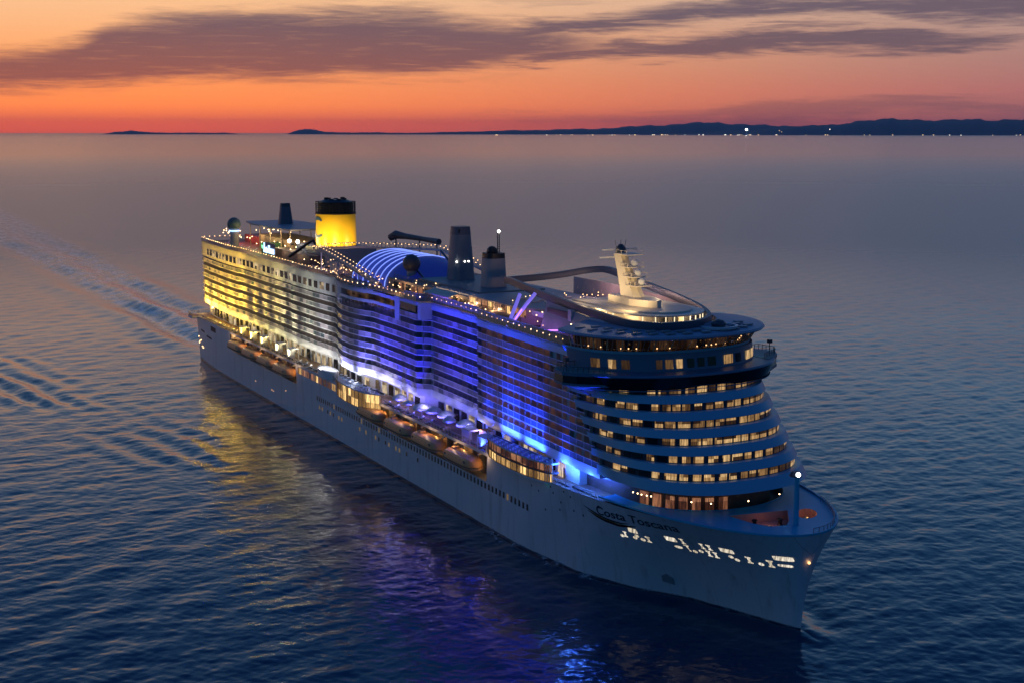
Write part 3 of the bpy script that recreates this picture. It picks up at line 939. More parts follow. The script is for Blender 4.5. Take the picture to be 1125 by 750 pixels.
for s in (-1, 1):
    b = MB()
    pl_ = [(285.2, s*17), (285.2, s*23.4), (287, s*25.0), (290.5, s*25.2), (293, s*23.6), (297.5, s*18)]
    pl0 = [(286, s*15), (286, s*21.0), (288, s*22.4), (290, s*22.4), (292, s*21.3), (296, s*15)]
    if s > 0: pl_ = pl_[::-1]; pl0 = pl0[::-1]
    b.prism(pl0, BZ-1.1, BZ-.1, NAVYB, top=pl_)
    b.prism(pl_, BZ-.08, BZ+.35, NAVYB); b.prism(pl_, BZ+1.8, BZ+2.45, NAVYB, mt=mat('wing_roof', (.06, .30, .30), .5))
    w = b.build('bridge_wing', bridge)
    b = MB(); b.prism([(x, y-.15*s) for x, y in pl_], BZ+.35, BZ+1.8, GLASSD); b.build('wing_window', bridge)
    railing('wing_railing', [(286, s*18), (286.4, s*24.0), (290.5, s*24.8), (292.6, s*23.4), (296, s*18)], BZ+2.45, 1.0, 1.0, m=DGREY, parent=bridge)
    b = MB(); b.tube([(290, s*24, BZ+2.45), (290, s*24, BZ+4.2)], .09, DGREY); b.box(289.6, 290.4, s*24-.4, s*24+.4, BZ+4.2, BZ+4.9, DGREY); b.build('searchlight', bridge)
    b = MB(); b.tube([(291, s*18.5, 36.6), (290.5, s*22.0, BZ-1.0)], .16, DGREY); b.build('wing_strut', bridge)
k = 0
for i, (y0, y1, m_) in enumerate([(-18.9, -17.9, WIN_F), (-17.0, -15.8, WIN_F), (-15.2, -13.9, WIN_F), (-9.6, -8.2, WIN_F), (-7.9, -6.2, WIN_F), (-5.8, -4.0, WIN_F), (-3.6, -1.6, GLASSD), (-1.2, .8, GLASSD),
                                  (1.2, 3.4, GLASSD), (5.2, 8.0, WIN_F), (8.5, 10.5, GLASSD), (12.0, 14.0, WIN_F), (14.3, 16.2, WIN_F), (16.6, 17.6, WIN_F)]):
    C = lcurve(300.1, 19.95, 16.2, 283.5, 200); lo = [p for p in C if y0 <= p[1] <= y1]
    if len(lo) < 2: continue
    b = MB(); b.grid([[(x+.06, y*1.003, 42.3) for x, y in lo], [(x-.12, y*1.006, 44.0) for x, y in lo]], m_); b.build('front_window', bridge)

# glazed lounge under the round roof
LZ = 45.0


CB = lcurve(299.2, 20.0, 17, 281.5); CT = lcurve(301.6, 21.0, 19, 282)
b = MB(); b.grid([[(x, y, LZ-1.0) for x, y in lcurve(298.0, 19.4, 16, 281.5)], [(x, y, LZ) for x, y in CB], [(x, y, LZ+.5) for x, y in CB]], FRONTP)
CC = lcurve(297, 18.3, 15, 281.5); b.grid([[(x, y, LZ+.5) for x, y in CB], [(x, y, LZ+.48) for x, y in CC]], TEAK)
lounge = b.build('observation_lounge', ship, smooth=True)
b = MB(); b.grid([[(x, y, LZ+.4) for x, y in lcurve(296.5, 17.3, 14.5, 281.5)], [(x, y, LZ+3.5) for x, y in lcurve(297.5, 18.0, 15.5, 281.5)]], LOUNGE); b.build('lounge_interior', lounge, smooth=True)


def glass_mat():
    m = bpy.data.materials.new('lounge_glass'); m.use_nodes = True
    n = NT(m.node_tree); n.n.remove(n.n['Principled BSDF']); o = n.n['Material Output']
    t = n.n.new('ShaderNodeBsdfTransparent'); t.inputs[0].default_value = (.62, .60, .62, 1)
    g = n.n.new('ShaderNodeBsdfGlossy'); g.inputs['Roughness'].default_value = .05
    f = n.n.new('ShaderNodeFresnel'); f.inputs[0].default_value = 1.5
    mx = n.n.new('ShaderNodeMixShader'); n.l.new(f.outputs[0], mx.inputs[0]); n.l.new(t.outputs[0], mx.inputs[1]); n.l.new(g.outputs[0], mx.inputs[2])
    n.l.new(mx.outputs[0], o.inputs[0])
    return m


LGLASS = glass_mat()
b = MB(); b.grid([[(x, y, LZ+.5) for x, y in CB], [(x, y, LZ+3.35) for x, y in CT]], LGLASS); b.build('lounge_glazing', lounge, smooth=True)
for i in range(3, len(CB)-2, 1):
    a, c = CB[i], CT[i]; b = MB(); b.tube([(a[0]+.03, a[1]*1.002, LZ+.5), (c[0]+.03, c[1]*1.002, LZ+3.35)], .055 if i % 3 else .11, RAILG if i % 3 else mat('mullion_lit_tone', (.75, .6, .4), .4), 4); b.build('mullion', lounge)  # every third mullion paler and warmer: light on it put into the colour
for i in range(0, 30):
    y = -17.5+i*1.2
    t = [p for p in lcurve(297.6, 18.4, 15.5, 281.5, 200) if abs(p[1]-y) < .25]
    if t and rnd.random() < .6:
        b = MB(); b.ball((t[0][0], t[0][1], LZ+rnd.choice([.75, .8, 2.6])), .13, LAMPS, 6, 4); b.build('lounge_lamp', lounge)
# round annular roof: from its rim up to the ring beam
RING = [(230.5, -6, 52.2), (236, -7.6, 52.6), (243, -9.2, 52.6), (255, -10.6, 52.0), (266, -11.4, 51.4), (276, -11.9, 50.9), (285, -11.9, 50.4), (292, -11.0, 50.1), (296.3, -8.2, 49.95), (297.6, -4, 49.95), (296.8, 1.5, 50.0),
        (293, 6.5, 50.3), (284, 10.6, 50.9), (272, 13.2, 51.7), (262, 14.8, 52.3), (252, 16.4, 52.9), (243, 17.5, 53.6), (236.5, 17.2, 54.2), (233, 14, 53.8), (231.4, 9, 53.0), (230.5, 3, 52.5), (229.6, -2.5, 52.2)]


def smooth_loop(P, n):
    P = [Vector(p) for p in P]; N = len(P); out = []
    for i in range(n):
        t = i/n*N; k = int(t); u = t-k
        p0, p1, p2, p3 = (P[(k+j-1) % N] for j in range(4))
        out.append(.5*((2*p1)+(p2-p0)*u+(2*p0-5*p1+4*p2-p3)*u*u+(3*p1-p0-3*p2+p3)*u**3))
    return out


RL = smooth_loop(RING, 96)
b = MB()
prof = [(-.5, -.75), (.5, -.75), (.6, 0), (.4, .75), (-.4, .75), (-.6, 0)]
rows = []
for i, p in enumerate(RL):
    d = (RL[(i+1) % 96]-RL[i-1]); d.z = 0; d.normalize(); u = Vector((d.y, -d.x, 0))
    rows.append([p+u*a+Vector((0, 0, c)) for a, c in prof])
rows.append(rows[0]); b.grid(rows, mat('ring_paint', (.06, .085, .13), .45), True); b.build('ring_beam', ship, smooth=True)
# roof
RO = lcurve(303.3, 21.6, 20, 282.5, 70); ROm = lcurve(299.7, 18.6, 17.5, 281.5, 70)
RI = lcurve(297.2, 12.8, 17, 279.5, 70)
b = MB()
b.grid([[(x-.3, y*.99, 48.0) for x, y in RO], [(x, y, 48.3) for x, y in RO], [(x-.3, y*.99, 48.65) for x, y in RO], [(x, y, 49.0) for x, y in ROm],
        [(x, y, 49.5) for x, y in RI], [(x-.2, y*.985, 49.9) for x, y in RI], [(x-.8, y*.95, 49.9) for x, y in RI], [(x-.8, y*.95, 48.3) for x, y in RI]], ROOFP)
b.grid([[(x-.3, y*.99, 48.0) for x, y in RO], [(x, y, 48.05) for x, y in lcurve(297.5, 18, 16, 281, 70)]], ROOFP)
roof = b.build('round_roof', ship, smooth=True)
for i in range(26):
    a = RO[4+i*2+(i % 2)]; c = RI[4+i*2+(i % 2)]; f = .35+.25*(i % 2)
    x, y = a[0]*(1-f)+c[0]*f, a[1]*(1-f)+c[1]*f; z = 48.72+f*.85
    b = MB(); b.box(x-.5, x+.5, y-.9, y+.9, z-.1, z+.16, GREY); b.build('roof_hatch', roof)
b = MB(); b.lathe((298.2, 5, 49.05), [(3.2, 0), (3.3, .5), (2.9, .5), (2.9, .1)], WHITE, 20, 1, 1.2); b.build('lookout_rim', roof)
b = MB(); b.lathe((298.2, 5.0, 49.2), [(1.2, 0), (1.5, .7), (.9, 1.3), (.1, 1.5)], DGREY, 12); b.build('whirlpool_cover', roof)
# inner deck inside the ring with the pale wind screens
b = MB(); b.prism([(x-1.2, y*.93) for x, y in lcurve(296.6, 12.8, 22, 205, 40)], 47.2, 48.25, WHITE2, mt=mat('pool_deck', (.55, .42, .40), .5, var=.1)); b.build('pool_deck', ship)
SCREEN = mat('screen_panel', (.62, .50, .50), .35, var=.05, vscale=.2)
b = MB(); b.grid([[(x, 15.2, 45.0) for x in cubic(225, 276, 20)], [(x, 15.4+.1*math.sin(x), 51.5 if x < 250 else 51.5-(x-250)*.045) for x in cubic(225, 276, 20)]], SCREEN); b.build('wind_screen', ship)
b = MB(); b.grid([[(x, -14.4, 45) for x in cubic(262, 283, 10)], [(x, -12.6, 51.2-(x-262)*.075) for x in cubic(262, 283, 10)]], GREY); b.build('wind_screen', ship)
# mast house and mast
HOUSEM = mat('mast_cream', (.78, .70, .56), .5)
b = MB(); b.prism(lcurve(291.5, 7.8, 10, 264, 20, 2.0), 48.25, 51.6, HOUSEM, mt=mat('house_roof', (.5, .46, .40), .5)); b.prism([(270, -2.6), (279, -3.2), (283.5, -1.6), (284.5, 0), (283.5, 1.6), (279, 3.2), (270, 2.6)], 51.62, 53.0, HOUSEM); mh = b.build('mast_house', ship)
for i in range(9):
    y = -7+i*1.75; C = [p for p in lcurve(293.6, 9.3, 10, 271, 120, 2.0) if abs(p[1]-y) < .2 and p[1] == p[1]]
    if C:
        b = MB(); b.tube([(C[0][0], C[0][1], 48.25), (C[0][0], C[0][1], 51.0)], .1, glow('lit_column', (1, .8, .5), 1.4)); b.build('lit_column', mh)
for x in (263, 265.5, 268, 270.5, 273, 275.5, 278, 280.5, 283): b = MB(); b.tube([(x, -9.4, 48.25), (x, -9.4, 51.0)], .1, MATS['lit_column']); b.build('lit_column', mh)
b = MB(); b.prism(lcurve(294.0, 9.6, 10.5, 262, 30, 2.0), 51.0, 51.28, HOUSEM); b.build('canopy', mh)
b = MB()
for y in (-3.5, -1, 1.6): b = MB(); b.box(291.2, 291.65, y, y+1.2, 48.3, 50.6, DARK); b.build('door', mh)
mast = MB()
prof = [(52.9, 2.7, 1.4), (55.5, 2.2, 1.2), (58, 1.8, 1.0), (61.3, 1.4, .8)]
rows = []
for z, L, wd in prof:
    xc = 275.8-(z-52.9)*.62
    rows.append([(xc-L, -wd, z), (xc+L*.8, -wd, z), (xc+L, 0, z), (xc+L*.8, wd, z), (xc-L, wd, z)])
mast.grid(rows, HOUSEM, True); mast.face(rows[-1], HOUSEM)
mo = mast.build('mast', ship)
for z, L in ((55.3, 3.6), (57.0, 3.2), (58.9, 3.0), (61.4, 4.0)):
    b = MB(); xc = 275.8-(z-52.9)*.62+2.2; b.box(xc-1, xc+L-.6, -1.9, 1.9, z, z+.2, HOUSEM)
    for y in (-1.8, 1.8): b.tube([(xc-1, y, z+.9), (xc+L-.7, y, z+.9)], .05, HOUSEM, 4)
    for q in (0, .5, 1): b.box(xc-1+q*(L-.1)-.05, xc-1+q*(L-.1)+.05, -1.85, -1.75, z, z+.9, HOUSEM)
    b.build('mast_platform', mo)
    if z > 55 and z < 60:
        b = MB(); b.ball((xc+L-1.4, 0, z+1.0), .75, WHITE, 10, 6); b.build('radar_dome', mo)
for z, x0 in ((62.1, 270.2), (60.4, 269.2)):
    b = MB(); b.box(x0-.2, x0+.2, -4.2, 4.2, z, z+.28, WHITE); b.build('radar_scanner', mo)
b = MB(); b.lathe((270.6, 0, 61.4), [(1.2, 0), (1.0, 1.2), (.4, 1.9)], DGREY, 8)
for y in (-.9, 0, .8): b.tube([(270.6, y, 62), (270.6, y*1.6, 64.2)], .06, DGREY, 4)
b.build('mast_top', mo)

# ------------------------------------------------------------------ foredeck
rim = []
for i in range(41):
    t = math.pi/2*i/40; x = 285+49*math.sin(t); rim.append((x, -hb(x, 18.5) if i < 40 else 0.0))
rimL = [(x, y) for x, y in rim if x > 296]; outer = rimL + [(x, -y) for x, y in reversed(rimL[:-1])]
innr = []
for i in range(33):
    t = -math.pi/2+math.pi*i/32; innr.append((296+19.0*max(0, math.cos(t))**.75, 16.8*math.sin(t)))
tri = [(317.6, -6.2), (323.4, -5.2), (326.4, -3.6), (327.0, -.6), (325.2, 1.4), (319.6, 5.6), (318.7, 0)]
oct_ = [(322.9+2.6*math.cos(a)-.55*math.sin(a), 7.3+2.5*math.sin(a)-.9*math.cos(a)) for a in np.linspace(0, 2*math.pi, 16, endpoint=False)]
poly = outer + [(innr[-1])] + list(reversed(innr[:-1]))
zf = 18.35
loops = [poly, tri, oct_]
V = [Vector((x, y, 0)) for L in loops for x, y in L]
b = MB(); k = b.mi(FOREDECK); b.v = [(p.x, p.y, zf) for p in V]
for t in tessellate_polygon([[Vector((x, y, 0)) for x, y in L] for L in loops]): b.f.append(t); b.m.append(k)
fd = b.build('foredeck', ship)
INNER = mat('mooring_deck_paint', (.55, .30, .24), .6, var=.15, vscale=.6)
for L in (tri, oct_):
    b = MB()
    b.grid([[(x, y, zf) for x, y in L+[L[0]]], [(x, y, zf-1.7) for x, y in L+[L[0]]]], INNER)
    for t in tessellate_polygon([[Vector((x, y, 0)) for x, y in L]]): b.face([(L[q][0], L[q][1], zf-1.7) for q in t], INNER)
    b.build('deck_opening', fd)
for x, y in ((320.5, -2.5), (324.6, -2.6), (323.6, 6.6), (322, 2.0)):
    b = MB(); b.lathe((x, y, zf-1.68), [(.5, 0), (.35, .3), (.35, .8), (.6, 1.0), (.5, 1.2)], BLACK, 8); b.build('bollard', fd)
lamp('mooring_light', 'POINT', (322.0, -.5, zf-.25), (1, .46, .32), 36, ship, size=.2)
lamp('mooring_light', 'POINT', (322.8, 7.6, zf-.2), (1, .48, .12), 34, ship, size=.2)
b = MB(); b.grid([[(x, y, zf) for x, y in outer], [(x, y, zf+.35) for x, y in outer], [(x-.25, y*.985, zf+.35) for x, y in outer], [(x-.25, y*.985, zf+.01) for x, y in outer]], FOREDECK); b.build('bulwark_rim', fd, smooth=True)
b = MB(); b.grid([[(x, y, zf) for x, y in innr], [(x, y, zf+.12) for x, y in innr], [(x-.2, y*.99, zf+.12) for x, y in innr], [(x-.2, y*.99, zf-1.4) for x, y in innr]], FOREDECK); b.build('breakwater', fd)
b = MB(); b.prism(innr, zf-1.8, zf-1.4, mat('teak_dark', (.16, .09, .05), .6)); b.build('crew_deck', ship)
# warm openings below the lowest band
C = front_curve(21.2, -8.2, n=60, x0=284)
for i in range(6, len(C)-6, 3):
    if rnd.random() < (.8 if C[i][1] < -4 else .4):
        b = MB(); b.grid([[(C[i][0]+.8, C[i][1], 17.6), (C[i+2][0]+.8, C[i+2][1], 17.6)], [(C[i][0]+.8, C[i][1], 20.2), (C[i+2][0]+.8, C[i+2][1], 20.2)]], rnd.choice([BAYR, BAYR, BAYR, GLASSD]) if C[i][1] < -4 else BAYR); b.build('deck_window', ship)
for x, y in ((303.5, -17.2), (304.6, -16.9), (305.6, -16.7), (306.6, -16.2), (307.4, -15.8), (314, -11.5), (316.5, -9), (318.2, -2), (317, 6)):
    b = MB(); b.ball((x-.3, y, 20.6), .13, LAMPW, 6, 4); b.build('soffit_lamp', ship)
for x, y, e in ((298, -14, 110), (305, -9.5, 90), (308.5, -2, 90), (308, 7, 140)): lamp('soffit_light', 'POINT', (x, y, 20.9), (1, .6, .3), e, ship, size=.2)
# bow light mast
b = MB(); b.tube([(327.6, .9, zf), (327.6, .9, zf+8.6)], [.55, .42], FOREDECK, 10); bm_ = b.build('bow_mast', ship)
b = MB(); b.ball((328.0, .8, zf+9.1), .4, glow('bow_lamp', (.95, 1, 1), 16.0), 10, 6); b.build('lamp', bm_)
b = MB(); b.lathe((327.1, .9, zf+8.6), [(1.0, 0), (1.1, .15), (.6, .9)], DGREY, 10); b.build('lamp_housing', bm_)
railing('bow_railing', [(x-.6, -y*.96) for x, y in rim if x > 318], zf+.02, 1.0, 1.3, m=GREY)

# ------------------------------------------------------------------ hull fittings
for i in range(74):
    x = 139+i*1.78
    if 0 <= i: hull_patch('porthole', [(x, 9.0), (x+.85, 9.0), (x+.85, 10.35), (x, 10.35)], PORTL if rnd.random() < .10 else GLASSD, .02)
seen = 74
for i in range(60):
    x = 134+i*2.3
    if rnd.random() < .42 or x > 266: continue
    if seen >= 91: break
    seen += 1
    hull_patch('porthole', [(x, 6.7), (x+.9, 6.7), (x+.9, 7.75), (x, 7.75)], PORTL if rnd.random() < .55 else GLASSD, .02)
for x, z in ((77.8, 4.6), (95.6, 4.6), (97.2, 4.5), (110, 6.8)):
    b = MB(); b.ball(on_hull(x, z, .02), .12, LAMPW3, 6, 4); b.build('hull_lamp', hull)
# mooring deck openings near the bow: bright slots, discs and bollard-shaped gaps
MO = []


def slot(x, z, w, h):
    x += .9; z += .3
    xs_ = cubic(x-w/2, x+w/2, 7); k_ = [0, .08, .08, .08, .08, .08, .08, 0]
    b = MB(); b.grid([[on_hull(q, z-h/2+.08-k, .05) for q, k in zip(xs_, k_)], [on_hull(q, z+h/2-.08+k, .05) for q, k in zip(xs_, k_)]], MOORL); b.build('mooring_opening', hull)


def disc(x, z, w=.95, h=.6):
    x += .9; z += .3; MO.append([(x+w/2*math.cos(a), z+h/2*math.sin(a)) for a in np.linspace(0, 2*math.pi, 12, endpoint=False)])


def ibeam(x, z, s=1.0):
    x += .9; z += .3; MO.append([(x-.55*s, z-.75*s), (x+.55*s, z-.75*s), (x+.55*s, z-.5*s), (x+.25*s, z-.4*s), (x+.25*s, z+.4*s), (x+.55*s, z+.5*s), (x+.55*s, z+.75*s), (x-.55*s, z+.75*s), (x-.55*s, z+.5*s), (x-.25*s, z+.4*s), (x-.25*s, z-.4*s), (x-.55*s, z-.5*s)])


ibeam(300.1, 11.7, .75); disc(299.2, 11.2); slot(302.4, 13.0, 2.1, .95); disc(302.3, 11.5); disc(302.9, 12.0); disc(304.0, 11.5); ibeam(305.2, 11.8, .8)
slot(310.2, 13.05, 2.1, .95); disc(310.7, 11.5, 1.5, .6); ibeam(312.4, 13.1, .75); ibeam(312.5, 11.7, .85); disc(313.8, 11.3)
disc(315.2, 11.7); ibeam(316.2, 13.0, .75); ibeam(317.6, 13.05, .75); ibeam(316.7, 11.6, .8); ibeam(318.0, 11.6, .8); slot(320.9, 13.2, 2.5, .85); disc(321.0, 12.0); disc(321.9, 11.6)
ibeam(324.2, 12.1, .85); disc(326.0, 11.7); ibeam(327.6, 12.1, .9); slot(329.7, 13.5, 2.5, .85); slot(329.6, 12.1, 1.9, .45)
for q in MO: hull_patch('mooring_opening', q, MOORL, .04)
b = MB(); b.ball((333.0, -.35, 13.2), .26, LAMPW3, 8, 5); b.build('stem_lamp', hull)
for x in (306.4, 308.0): hull_patch('draught_stripe', [(x, 13.6), (x+.09, 13.6), (x+1.5, 10.6), (x+1.4, 10.6)], GREY, .04)
hull_patch('anchor', [(305.2, 3.2), (307.0, 2.9), (307.2, 4.2), (306.3, 5.0), (305.3, 4.4)], GREY, .3)
# dark slots of the stern mooring deck, and the little lights there
for x, z, w, h in ((1, 11.2, 7, .7), (12, 10.4, 9, .7), (20, 13.8, 8, 1.8)): hull_patch('mooring_slot', [(x, z), (x+w, z), (x+w, z+h), (x, z+h)], DARK, .03)
for x, z in ((-5, 8.2), (-3.4, 6.6), (0, 7.4), (-4, 5.9), (2.6, 5.4), (4.5, 5.1)):
    b = MB(); b.ball(on_hull(x, z, .05), .22, LAMPW2, 6, 4); b.build('hull_lamp', hull)
for i in range(9):
    x = 122.5+i*3.7; hull_patch('promenade_panel', [(x, 14.3), (x+3.1, 14.3), (x+3.1, 16.2), (x, 16.2)], BAYR if i % 4 else BAYL, .03)  # glowing panels stand in for an orange-lit recess gap; no windows here
for x, z in ((284.1, 16.4), (286.4, 15.9), (282.7, 13.9), (276.6, 10.9), (280, 15.2), (287, 13.2), (290, 13.0), (279, 16.2), (282, 12.2), (271, 14.6), (274, 14.2)):
    hull_patch('scupper', [(x, z), (x+.4, z), (x+.4, z+.4), (x, z+.4)], DARK, .02)
b = MB(); b.ball((277.5, -21.15, 17.0), .32, LAMPG, 8, 5); b.build('navigation_light', hull)


# the ship's name on the bow
def name_text():
    cu = bpy.data.curves.new('name_text', 'FONT'); cu.body = 'Costa Toscana'; cu.size = 1.0; cu.shear = .12; cu.resolution_u = 4; cu.offset = .012
    o = bpy.data.objects.new('name_text', cu); COL.objects.link(o)
    bpy.context.view_layer.update()
    me = bpy.data.meshes.new_from_object(o.evaluated_get(bpy.context.evaluated_depsgraph_get()))
    bpy.data.objects.remove(o); bpy.data.curves.remove(cu)
    co = np.array([v.co[:] for v in me.vertices]); w = co[:, 0].max(); hgt = 2.35; X0, X1 = 294.8, 314.6
    cap = sorted(set(co[:, 0])); gap = max(((b_-a_), (a_+b_)/2) for a_, b_ in zip(cap, cap[1:]))[1]
    for first in (True, False):
        b = MB()
        for p in me.polygons:
            q = [co[i] for i in p.vertices]
            if (q[0][0] < gap) != first: continue
            b.face([on_hull(X0+(X1-X0)*c[0]/w, 14.75+.8*c[0]/w+c[1]*hgt*(1.18 if c[0]/w < .06 else 1.0), .06) for c in q], NAVY)
        b.build('name_lettering', hull, weld=True)


name_text()


def swoosh(pts, th, m):
    lo, hi = [], []
    n = 24
    for i in range(n+1):
        t = i/n; x = float(np.interp(t, np.linspace(0, 1, len(pts)), [p[0] for p in pts])); z = float(np.interp(t, np.linspace(0, 1, len(pts)), [p[1] for p in pts]))
        h = th*(.15+math.sin(math.pi*min(1, t*1.02))**.8)
        lo.append(on_hull(x, z-h/2, .06)); hi.append(on_hull(x, z+h/2, .06))
    b = MB(); b.ribbon(lo, hi, m); b.build('swoosh', hull)


swoosh([(290.9, 15.55), (292.6, 15.15), (295.6, 14.55), (298.6, 14.20), (301.1, 14.25), (303.1, 14.65)], .34, NAVY)
swoosh([(292.1, 14.85), (294.6, 14.25), (297.1, 13.85), (300.1, 13.65), (302.6, 13.95), (304.7, 14.45)], .5, mat('swoosh_dark', (.05, .012, .012), .4))
swoosh([(292.1, 15.15), (294.6, 14.55), (297.1, 14.15), (300.1, 13.90), (302.6, 14.20)], .16, mat('swoosh_yellow', (.5, .3, .05), .4))

# ------------------------------------------------------------------ funnel and the tall casings
b = MB(); b.lathe((100, 0, 50.6), [(6.45, 0), (6.3, 10.0)], YELLOW, 40, 1.05, 1.0); fun = b.build('funnel', ship, smooth=True)
b = MB(); b.lathe((100, 0, 60.55), [(6.5, 0), (6.5, .35)], BLACK, 40, 1.05, 1); b.build('funnel_band', fun)
b = MB(); b.lathe((100, 0, 60.8), [(5.6, 0), (5.6, 3.4), (3.5, 4.3)], BLACK, 24, 1.05, 1); b.build('exhaust_core', fun)
b = MB()
for k in range(6): 
    z = 61.0+k*.66
    b.tube([(100+6.55*math.cos(a), 6.25*math.sin(a), z) for a in np.linspace(0, 2*math.pi, 37)], .09, BLACK, 4, False)
for k in range(36):
    a = 2*math.pi*k/36; b.tube([(100+6.55*math.cos(a), 6.25*math.sin(a), 60.9), (100+6.55*math.cos(a), 6.25*math.sin(a), 64.5)], .09, BLACK, 4)
b.build('funnel_grille', fun)
for i in range(7):
    a = i*.9; b = MB(); b.lathe((100+3.2*math.cos(a), 2.8*math.sin(a), 64.2), [(.75, 0), (.75, 1.1+.2*(i % 3)), (.6, 1.15)], BLACK, 10); b.build('exhaust_pipe', fun)
# the big letter C on the side of the funnel
lo, hi = [], []
for s, a0 in ((1, -math.pi/2),):
    for i in range(33):
        t = R(48)+R(264)*i/32
        w = .95*(.55+.75*math.sin((i/32)*math.pi))
        rr = []
        for r in (2.55-w*.55, 2.55+w*.45):
            u, z = r*math.cos(t)*1.35, 56.4+r*math.sin(t)*1.15
            ang = -math.pi/2+u/6.4+.1
            rr.append((100+6.50*1.05*math.cos(ang), 6.50*math.sin(ang), z))
        lo.append(rr[0]); hi.append(rr[1])
b = MB(); b.ribbon(lo, hi, mat('emblem_blue', (.05, .12, .22), .4)); b.build('funnel_letter', fun)


def casing(x, y, z0, z1, w0, l0, w1, l1, m, name, top=DGREY, n=4):
    b = MB()
    def ring(w, l, z):
        return [(x+l*math.copysign(abs(math.cos(a))**.55, math.cos(a)), y+w*math.copysign(abs(math.sin(a))**.55, math.sin(a)), z) for a in np.linspace(0, 2*math.pi, 24, endpoint=False)]
    f = lambda t: (w0+(w1-w0)*t, l0+(l1-l0)*t, z0+(z1-z0)*t)
    b.grid([ring(*f(t)) for t in (0, .3, .6, .86)], m, True); b.grid([ring(*f(t)) for t in (.86, 1)], top, True); b.face(ring(*f(.999)), BLACK)
    return b.build(name, ship, smooth=True)


CASE = mat('casing_grey', (.20, .22, .26), .5, var=.1, vscale=.5)
c1 = casing(193, 0, 47.8, 62.2, 3.3, 3.3, 2.2, 2.3, CASE, 'vent_casing', mat('casing_top', (.12, .13, .17), .5))
b = MB(); b.box(194.2, 195.3, -1.6, .6, 60.6, 61.6, BLACK); b.build('louvre', c1)
for y in (-2.1, .2, 1.3): b = MB(); b.ball((195.95, y-.4, 53.4), .18, LAMPC, 6, 4); b.build('casing_lamp', c1)
c2 = casing(212, 0, 47.8, 56.9, 2.9, 2.9, 2.45, 2.5, mat('casing_light', (.40, .36, .36), .5, var=.08), 'vent_casing', BLACK)
b = MB(); b.ball((212, -.4, 57.2), 1.4, BLACK, 10, 6); b.build('vent_dome', c2)
b = MB()
for y in (1.1, 1.6): b.tube([(212, y, 56.8), (212, y, 61.7)], .13, DGREY, 5)
for k in range(8): b.tube([(212, 1.0, 57.2+k*.55), (212, 1.7, 57.2+k*.55)], .07, DGREY, 4)
lm = b.build('light_mast', c2)
b = MB(); b.ball((212.2, 1.35, 62.1), .36, LAMPC, 8, 5); b.build('mast_lamp', c2)
c3 = casing(48.5, 0, 53.0, 61.5, 2.6, 2.4, 1.6, 1.4, mat('aft_casing', (.17, .16, .19), .5), 'vent_casing', DGREY)
b = MB(); b.prism([(27, -8), (40, -10), (62, -10), (78, -8), (78, 8), (62, 10), (40, 10), (27, 8)], 53.7, 54.25, GREY)
b.build('canopy_roof', ship)
for x in (30, 42, 54, 66, 76):
    for y in (-7.4, 7.4): b = MB(); b.tube([(x, y, 45), (x, y, 53.7)], .18, mat('warm_post', (.5, .4, .28), .5), 6); b.build('canopy_post', ship)
b = MB(); b.box(36, 74, -6, 6, 45, 50.0, mat('bar_wall', (.45, .33, .20), .6, var=.2)); b.build('deck_bar', ship)
b = MB(); b.box(4, 30, -2, 13, 45, 47.8, mat('red_court_wall', (.42, .10, .08), .6, var=.2)); b.build('sports_court', ship)
lamp('court_light', 'POINT', (12, -7, 48.6), (1, .2, .12), 900, ship, size=.4)
lamp('court_light', 'POINT', (24, -6, 49), (1, .3, .15), 700, ship, size=.4)
for x, y, e in ((40, -9, 900), (55, -10.5, 1100), (70, -9.5, 1100), (82, -8, 900)): lamp('canopy_light', 'POINT', (x, y, 51.5), (1, .68, .32), e, ship, size=.4)
# funnel floodlights
for x, y, e in ((112.5, -6.5, 3400), (104, -13, 2400), (92, -12, 1800), (112, 6, 1500)):
    b = MB(); b.box(x-.4, x+.4, y-.4, y+.4, 50.3, 50.9, DGREY); b.build('floodlight', ship)
    lamp('funnel_flood', 'SPOT', (x, y, 51.2), (1, .74, .24), e*2.1, ship, aim=(100-x, -y, 4.2), size=.4, spot=95)
for x, y in ((90, -9.5), (86, -11)): b = MB(); b.ball((x, y, 51.2), .62, LAMPC, 8, 5); b.build('bright_lamp', ship)

# radomes
for x, y, z0, zc, r, rp, m_ in ((33, -14.2, 45, 53.6, 2.45, 1.5, mat('radome_teal', (.10, .17, .17), .5)), (179.5, -8, 47, 51.8, 2.4, 1.3, mat('radome_grey', (.10, .09, .10), .5))):
    b = MB(); b.lathe((x, y, 0), [(rp*1.1, z0), (rp, zc-r*.75)], GREY, 14); rd = b.build('radome', ship, smooth=True)
    b = MB(); b.ball((x, y, zc), r, m_, 18, 12); b.build('dome', rd, smooth=True)
    if x < 100: b = MB(); b.lathe((x, y, zc-r*1.02), [(rp*1.25, 0), (rp*1.25, .3)], glow('ring_light', (.35, .55, 1), 3.5), 16); b.build('ring_light', rd)

